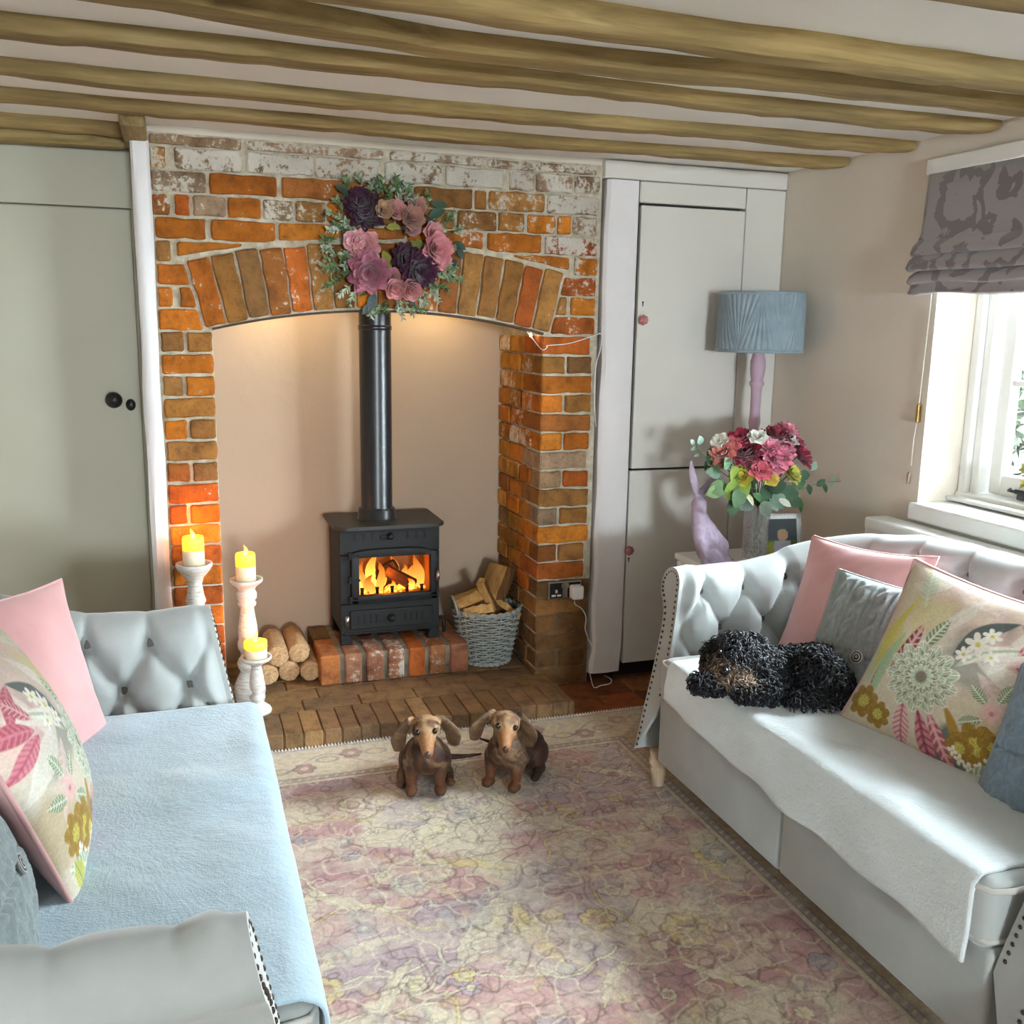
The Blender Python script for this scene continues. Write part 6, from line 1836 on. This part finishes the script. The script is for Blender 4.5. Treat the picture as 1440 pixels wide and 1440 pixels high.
LV = [(420, 640, 120, 60, .09, .07, (110, 136, 40)), (360, 600, -100, 0, .06, .05, (70, 100, 50)), (330, 620, -60, -10, .05, .04, (96, 118, 70)), (440, 700, -20, -60, .05, .045, (60, 90, 56)), (550, 680, -40, -20, .055, .05, (88, 106, 96)), (600, 660, 80, -40, .07, .03, (90, 140, 90)), (640, 620, 60, -20, .05, .045, (70, 104, 82)), (720, 660, 30, -40, .05, .05, (120, 150, 130)), (700, 690, 20, -40, .04, .035, (150, 176, 160)), (780, 640, 80, 0, .06, .05, (70, 100, 76)), (820, 680, 60, -30, .05, .04, (56, 90, 62)), (860, 580, 60, 20, .04, .035, (70, 110, 76)), (880, 690, 30, -80, .05, .022, (54, 96, 52)), (330, 500, -60, 10, .05, .04, (60, 86, 60)), (400, 460, -20, 30, .04, .04, (96, 130, 100)), (290, 420, -40, 20, .036, .03, (70, 104, 74)), (270, 380, 10, 60, .034, .022, (58, 92, 60)), (250, 440, -10, -50, .028, .012, (56, 86, 60)), (180, 330, -40, -10, .026, .012, (60, 90, 66)), (200, 380, -50, -10, .026, .008, (60, 84, 60)), (210, 300, -10, 40, .028, .024, (150, 176, 160)), (160, 300, -30, 40, .02, .016, (160, 180, 166)), (900, 520, 60, 10, .034, .034, (70, 104, 80)), (960, 470, 20, 40, .03, .03, (150, 176, 156)), (945, 600, 10, -50, .03, .022, (56, 90, 64)), (1010, 580, 30, 30, .03, .022, (60, 96, 70)), (1050, 590, 20, -50, .03, .018, (60, 90, 66)), (1095, 580, 0, 50, .04, .012, (120, 150, 126)), (1170, 560, 40, 30, .026, .018, (150, 176, 150)), (1160, 545, -10, 40, .022, .014, (160, 186, 160)), (640, 720, 30, -50, .045, .05, (120, 136, 120)), (520, 640, 0, -10, .05, .02, (230, 232, 200)), (760, 690, 40, -20, .04, .022, (210, 214, 200)), (580, 560, -10, 60, .06, .03, (60, 100, 60)), (460, 560, -30, 60, .06, .05, (120, 140, 40)), (680, 600, 20, 10, .05, .05, (56, 84, 62)), (480, 620, -20, -30, .06, .05, (64, 96, 56))]
for i, (zx, zy, dx, dzz, L, W, col) in enumerate(LV):
    m = MB(); p = bz(zx - dx * .35, zy + dzz * .35, .05 + .04 * rs.rand() if 300 < zx < 880 else .02); leafm(m, p, (dx, -25, dzz), (0, -1, .3), L * 1.3, W * 1.25, lin(col), .15, .25); m.build('leaf', MV_PLANT, bq, True, vcol=True, fix=False)
for pts in (((620, 640), (760, 640), (900, 610), (1040, 570), (1190, 560)), ((600, 620), (420, 540), (280, 430), (210, 340), (165, 300))):
    m = MB(); m.tube(smooth_path([bz(a, b, .03) for a, b in pts]), .0016, 5, col=lin((96, 120, 84))); m.build('eucalyptus_stem', MV_PLANT, bq, True, vcol=True, fix=False)

# ------------------------------------------------------------------ photo frame
fr_ = thing('photo_frame', (2.06, -.50, TZ), 'silver photo frame with a beaded edge leaning on the side table', 'photo frame')
ang = math.radians(-14)
fa = ony(1072, 795, -.50); FX = fa.x + .055
def FT(x, z, d=0.0):
    p = Vector((x, -d, z)); p = Matrix.Rotation(math.radians(-14), 3, 'X') @ p; p = Matrix.Rotation(math.radians(-10), 3, 'Z') @ p
    return Vector((FX + .025, -.505, TZ + .003)) + p
FWd, FHt, bw = .165, .185, .020
def fbox(m, x0, x1, z0, z1, d0, d1, col=None):
    m.add([FT(x, z, d)[:] for d in (d0, d1) for (x, z) in ((x0, z0), (x1, z0), (x1, z1), (x0, z1))], [(0, 1, 2, 3), (7, 6, 5, 4), (0, 4, 5, 1), (1, 5, 6, 2), (2, 6, 7, 3), (3, 7, 4, 0)], col)
M_SILVER = simple('silver_frame', (196, 200, 206), .25, .08, 40, metal=.85)
m = MB(); hw = FWd / 2
for b in ((-hw, -hw + bw, 0, FHt), (hw - bw, hw, 0, FHt), (-hw, hw, 0, bw), (-hw, hw, FHt - bw, FHt)): fbox(m, *b, 0, .010)
m.build('frame_border', M_SILVER, fr_)
m = MB()
for i in range(14):
    for z in (.004, FHt - .004):
        p = FT(-hw + .005 + (FWd - .01) * i / 13, z, .012); m.lathe([(0, -.003), (.003, 0), (0, .003)], 6, p)
for i in range(1, 18):
    for x in (-hw + .004, hw - .004):
        p = FT(x, FHt * i / 18, .012); m.lathe([(0, -.003), (.003, 0), (0, .003)], 6, p)
m.build('beading', M_SILVER, fr_, True)
n = 40; a = np.linspace(0, 1, n); A, B = np.meshgrid(a, a)
pc = np.zeros((n, n, 3)); pc[:] = lin((62, 76, 88)); pc[B < .45] = lin((92, 110, 60)); pc[(np.hypot((A - .2) * 1.2, (B - .12)) < .28)] = lin((150, 160, 40)); pc[(np.abs(A - .55) < .2 + .1 * (1 - B)) & (B < .42)] = lin((190, 196, 214)); pc[np.hypot((A - .56) * .8, B - .56) < .14] = lin((216, 178, 150)); pc[(np.hypot((A - .56) * .8, B - .60) < .14) & (B > .60)] = lin((200, 178, 140))
G = np.array([[FT(-hw + bw + (FWd - 2 * bw) * A[i, j], bw + (FHt - 2 * bw) * B[i, j], .004)[:] for j in range(n)] for i in range(n)])
MB().grid(G, pc).build('photograph', vcol_mat('photo_print', .3), fr_, False, vcol=True)
m = MB(); fbox(m, -hw + .004, hw - .004, .004, FHt - .004, -.004, 0); m.build('backing_board', MK, fr_)
m = MB(); m.tube([FT(0, FHt * .6, -.004)[:], (FT(0, FHt * .6, -.004) + Vector((.01, .07, -.1)))[:]], .004, 6); m.build('strut', MK, fr_)
# ================================================================== DOGS
def coat(V, rules, default, seed):
    C = np.zeros((len(V), 3)); C[:] = default
    return C


M_DACHS = vcol_mat('short_dog_coat', .6, .35, 260, .0025, .03, .2, .3, 120)
M_EYE = NT('dog_eye'); M_EYE.base(lin((34, 18, 10))); M_EYE.set(Roughness=.06); M_EYE = M_EYE.m
M_NOSE = simple('dog_nose', (70, 46, 40), .35, .1, 80)


def dachshund(label, loc, heading, head_yaw, head_roll, tail_side, seed, body_len=.15, dx=0.0, wide=.046):
    """sitting dachshund puppy; local axes f (forward), l (left), z"""
    F = Vector((math.cos(heading), math.sin(heading), 0)); L = Vector((-F.y, F.x, 0)); O = Vector(loc)
    def B(f, l, z): return O + F * f + L * l + Vector((0, 0, z))
    hp_ = Vector((.038, 0, .205))     # head pivot
    Rh = Matrix.Rotation(head_yaw, 3, 'Z') @ Matrix.Rotation(head_roll, 3, 'X')
    def Hd(f, l, z):
        q = hp_ + Rh @ ((Vector((f, l, z)) - hp_) * HS); return B(*q)
    RB = Matrix((F, L, Vector((0, 0, 1)))).transposed()
    RHd = RB @ Rh
    w = wide; HS = 1.16
    pr = [('s', B(-.10 - (body_len - .15), 0, .070), (.072, .068, .066)), ('c', B(-.09, 0, .080), .062, B(.01, 0, .118), .058), ('c', B(-.10 - (body_len - .15), 0, .07), .062, B(-.05, 0, .09), .060), ('s', B(.022, 0, .118), (.052, .063, .064), RB), ('c', B(.02, 0, .145), .046, B(.036, 0, .195), .036)]
    # head
    pr += [('s', Hd(.050, 0, .224), (.050, .047, .040), RHd), ('c', Hd(.060, 0, .222), .036, Hd(.088, 0, .205), .0265), ('c', Hd(.088, 0, .205), .0265, Hd(.121, 0, .184), .0185), ('c', Hd(.085, 0, .192), .023, Hd(.114, 0, .175), .015), ('s', Hd(.070, .020, .236), (.016, .014, .010), RHd), ('s', Hd(.070, -.020, .236), (.016, .014, .010), RHd)]
    for s in (-1, 1):
        pr += [('c', B(.018, s * w * .95, .10), .032, B(.035, s * w, .064), .0215), ('c', B(.035, s * w, .064), .0215, B(.040, s * w * .96, .026), .0150), ('s', B(.053, s * w, .0165), (.027, .0215, .0155), RB), ('s', B(.071, s * (w - .008), .0125), (.008, .007, .010), RB), ('s', B(.073, s * w, .0125), (.008, .007, .010), RB), ('s', B(.071, s * (w + .009), .0125), (.008, .007, .010), RB)]
        bl = body_len - .15
        pr += [('s', B(-.085 - bl, s * .058, .056), (.056, .030, .048), RB), ('c', B(-.06 - bl, s * .074, .022), .020, B(-.012 - bl, s * .080, .015), .014), ('s', B(.0 - bl, s * .080, .0135), (.020, .016, .012), RB)]
        # hanging ear : one broad leaf-shaped flap facing forward and outward
        Re = RHd @ Matrix.Rotation(s * .95, 3, 'Z') @ Matrix.Rotation(s * -.22, 3, 'X')
        for t in np.linspace(0, 1, 9):
            wd = .013 + .021 * math.sin(math.pi * (.08 + .74 * t)) ** .9
            c = Hd(.030 + .004 * t, s * (.040 + .034 * min(1, t * 1.7) ** .8), .240 - .074 * t)
            pr.append(('s', c, (wd, .0080, .0135), Re))
    # tail
    tp = [(-.155, 0, .045), (-.175, tail_side * .045, .026), (-.165, tail_side * .10, .024), (-.155, tail_side * .15, .030), (-.15, tail_side * .19, .038)]
    bl = body_len - .15
    for a, b, ra, rb in zip(tp[:-1], tp[1:], (.019, .014, .010, .0075), (.014, .010, .0075, .005)):
        pr.append(('c', B(a[0] - bl, a[1], a[2]), ra, B(b[0] - bl, b[1], b[2]), rb))
    V, Fc, N = blob(pr, .0042, 5, .5)
    V[:, 2] = np.maximum(V[:, 2], O.z + .0004)
    # coat: local coordinates
    D = V - np.array(O[:]); f = D @ np.array(F[:]); l = D @ np.array(L[:]); z = D[:, 2]
    Hinv = np.array(Rh.transposed()); q = np.stack([f, l, z], -1) - np.array(hp_[:]); hq = q @ Hinv.T / HS + np.array(hp_[:])
    hf, hl, hz = hq[:, 0], hq[:, 1], hq[:, 2]
    n1 = fbm(f * 34 + l * 21 + seed, z * 34 + l * 17, seed, 4); n2 = fbm(f * 80 + 5, z * 80 + l * 70, seed + 3, 3)
    choc = np.array(lin((56, 34, 24))); dap = np.array(lin((122, 96, 68))); tan = np.array(lin((92, 54, 30))); dk = np.array(lin((44, 25, 18))); cream = np.array(lin((164, 130, 92)))
    C = np.tile(choc, (len(V), 1))
    def mixc(mask, col):
        nonlocal C
        m_ = np.clip(mask, 0, 1)[:, None]; C = C * (1 - m_) + col * m_
    mixc(sstep(.42, .60, n1) * .85 * sstep(-.10, .0, f), dap)
    mixc(sstep(.40, .52, n1) * .6 * (z > .18), cream)
    mixc(sstep(.60, .70, n2) * .6, dk)
    mixc(sstep(-.08, -.14, f) * .75, choc * .8)
    mixc(sstep(.095, .055, z) * sstep(-.02, .02, f) * .95, tan)                     # tan legs
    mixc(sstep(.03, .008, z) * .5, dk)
    mixc(sstep(.016, .0, np.abs(np.abs(l) - .02)) * sstep(.05, .075, f) * sstep(.16, .12, z) * sstep(.08, .10, z) * .7, tan)   # chest spots
    head = z > .165
    ishead = sstep(.086, .104, hf) * (np.abs(hl) < .034) * head
    mixc(ishead * .9, np.array(lin((140, 90, 52))))                                # tan muzzle
    mixc(sstep(.009, .002, np.abs(hl)) * sstep(.05, .08, hf) * head * .4, cream)   # pale blaze
    mixc(sstep(.014, .006, np.hypot(np.abs(hl) - .018, hz - .247)) * sstep(.06, .07, hf) * head * .8, tan)
    earm = (np.abs(hl) > .044) & (z > .13) & (hf < .085)
    mixc(earm * .7, np.array(lin((98, 74, 50)))); mixc(earm * .6 * sstep(.48, .62, n1), choc)
    root = thing('dachshund', loc, label, 'dog', 'two dachshunds on the rug')
    m = MB(); m.add(V, Fc, C); m.build('body', M_DACHS, root, True, vcol=True, fix=False)
    for s in (-1, 1):
        p = Hd(.0835, s * .0225, .2265); Mx = (RHd @ Vector((.8, s * .5, .15))).to_track_quat('Z', 'Y').to_matrix()
        MB().lathe([(0, .0105), (.0045, .0098), (.0085, .0055), (.0095, 0), (.0085, -.005), (0, -.007)], 16, p, M=Mx).build('eye', M_EYE, root, True)
    p = Hd(.1365, 0, .1835); Mx = (RHd @ Vector((1, 0, -.25))).to_track_quat('Z', 'Y').to_matrix()
    MB().lathe([(0, .008), (.006, .007), (.0115, .002), (.0115, -.003), (0, -.009)], 14, p, M=Mx @ Matrix.Diagonal((.8, 1.1, 1))).build('nose', M_NOSE, root, True)
    return root


RZT = .0125
pl = onz(600, 1118, RZT); prr = onz(706, 1110, RZT)
hl_ = math.atan2(-3.574 - pl.y, 0 - pl.x)
dachshund('sitting brown dappled dachshund with a straight stare, tail out on the rug', (pl.x + .01, pl.y + .055, RZT), hl_ + .02, .02, .06, 1, 3)
dachshund('sitting brown dappled dachshund turned sideways beside its twin on the rug', (prr.x + .035, prr.y + .045, RZT), math.radians(228), math.radians(28), -.14, -1, 9, .19)

# ------------------------------------------------------------------ black curly dog lying on the sofa
SZ = .492
def sp(u, v, r, z=None):
    """a ball of radius r resting on the seat whose outline bottom shows near pixel (u, v)"""
    return onz(u, v, SZ) + Vector((0, 0, r))
def dp(u, v, dep):
    d = ray(u, v); return CAM + d * dep
c0 = onz(1100, 975, SZ); DEP = (c0 - CAM).dot(FW)
E_ = DEP
pr = [('s', dp(1036, 925, E_ - .02), (.070, .068, .064)), ('c', dp(1030, 930, E_ - .05), .050, dp(1020, 948, E_ - .075), .036), ('c', dp(1046, 950, E_ - .05), .036, dp(1028, 957, E_ - .085), .030),
      ('c', dp(1060, 935, E_ + .01), .062, dp(1085, 950, E_ + .03), .072), ('c', dp(1085, 947, E_ + .04), .070, dp(1150, 945, E_ + .05), .076), ('s', dp(1150, 952, E_ - .03), (.074, .078, .080)), ('s', dp(1168, 965, E_ + .0), (.066, .07, .066)),
      ('c', dp(1010, 962, E_ - .08), .028, dp(984, 961, E_ - .10), .025), ('c', dp(1042, 972, E_ - .10), .026, dp(1082, 975, E_ - .08), .030), ('c', dp(1082, 975, E_ - .08), .030, dp(1100, 965, E_ - .02), .04),
      ('c', dp(1118, 985, E_ - .10), .024, dp(1160, 995, E_ - .09), .028), ('c', dp(1160, 993, E_ - .09), .028, dp(1180, 985, E_ - .05), .04), ('c', dp(1060, 910, E_ - .02), .030, dp(1066, 945, E_ - .045), .028), ('c', dp(1004, 915, E_ - .0), .022, dp(998, 938, E_ - .01), .02)]
Vd, Fd, Nd = blob(pr, .0065, 4)
lo = SZ + .004
Vd[:, 2] = np.where(Vd[:, 2] < lo, lo + (Vd[:, 2] - lo) * .02, Vd[:, 2])
black = thing('black_dog', (float(Vd[:, 0].mean()), float(Vd[:, 1].mean()), SZ), 'black curly-coated dog with a tan muzzle lying on the sofa throw', 'dog')
# colour: tan on the muzzle
px_u = np.array([720 + F_PX * (Vector(v) - CAM).dot(RT) / (Vector(v) - CAM).dot(FW) for v in Vd]); px_v = np.array([720 + F_PX * (Vector(v) - CAM).dot(DN) / (Vector(v) - CAM).dot(FW) for v in Vd])
mz1 = dp(1018, 946, E_ - .085); mz2 = dp(1044, 955, E_ - .085); mz3 = dp(1000, 944, E_ - .05)
def tanmask(P):
    d = np.minimum(np.minimum(np.linalg.norm(P - np.array(mz1[:]), axis=1), np.linalg.norm(P - np.array(mz2[:]), axis=1)), np.linalg.norm(P - np.array(mz3[:]), axis=1)); return sstep(.048, .026, d)
K1 = np.array(lin((22, 22, 25))); K2 = np.array(lin((104, 86, 70)))
tm = tanmask(Vd)[:, None]
m = MB(); m.add(Vd, Fd, K1 * (1 - tm) + K2 * tm)
M_BLACK = vcol_mat('black_dog_skin', .8, 0, spec=.2)
m.build('body', M_BLACK, black, True, vcol=True, fix=False)
# curls: short coiled tufts all over, longest on the head
rs2 = np.random.RandomState(4)
hc = np.array(dp(1036, 925, E_ - .02)[:]); back_c = np.array(dp(1125, 945, E_ + .02)[:])
cur = MB(); sel = rs2.permutation(len(Vd))
NC = 5200; done = 0
nose_p = dp(1018, 943, E_ - .115)
for i in sel:
    if done >= NC: break
    v = Vd[i]; nn = Nd[i]
    if v[2] < SZ + .008: continue
    if np.linalg.norm(v - np.array(nose_p[:])) < .016: continue
    done += 1
    nv = Vector(nn); t1 = Vector(rs2.normal(0, 1, 3)) + Vector((0, 0, -.9)); t1 = (t1 - t1.project(nv)).normalized(); t2 = nv.cross(t1)
    dh = np.linalg.norm(v - hc); ln = (.030 if dh < .085 else .021) * rs2.uniform(.7, 1.25); rad = .0042 * rs2.uniform(.7, 1.3); ph = rs2.uniform(0, 6.28)
    k = rs2.uniform(.55, 1.5); tmk = float(tanmask(v[None, :])[0]); c = (K1 * (1 - tmk) + K2 * 1.2 * tmk) * k
    if tmk < .3 and rs2.rand() < .10: c = np.array(lin((74, 76, 80)))
    pts = []; base = Vector(v) - nv * .002
    for q in range(6):
        t_ = q / 5; a = ph + t_ * 6.0
        pts.append(base + t1 * (ln * t_) + nv * (.009 * math.sin(t_ * math.pi * .7) + rad * .6 * math.cos(a)) + t2 * (rad * math.sin(a)))
    cur.tube(pts, [.0019, .0026, .0027, .0024, .0019, .0007], 4, cap=False, col=tuple(c), flat=.75)
M_CURL = vcol_mat('curly_coat', .55, 0, spec=.28)
tag(cur.build('curly_coat', M_CURL, black, True, vcol=True, fix=False), kind='stuff')
p = nose_p; Mx = (CAM - p).normalized().to_track_quat('Z', 'Y').to_matrix()
MB().lathe([(0, .009), (.007, .007), (.012, .001), (.010, -.006), (0, -.012)], 14, dp(1019, 944, E_ - .118), M=Mx).build('nose', simple('black_nose', (16, 15, 16), .25, .1), black, True)
for (u, v) in ((1012, 917), (1040, 923)):
    MB().lathe([(0, .008), (.004, .007), (.007, .003), (.007, -.003), (0, -.008)], 14, dp(u, v, E_ - .088), M=Mx).build('eye', M_EYE, black, True)
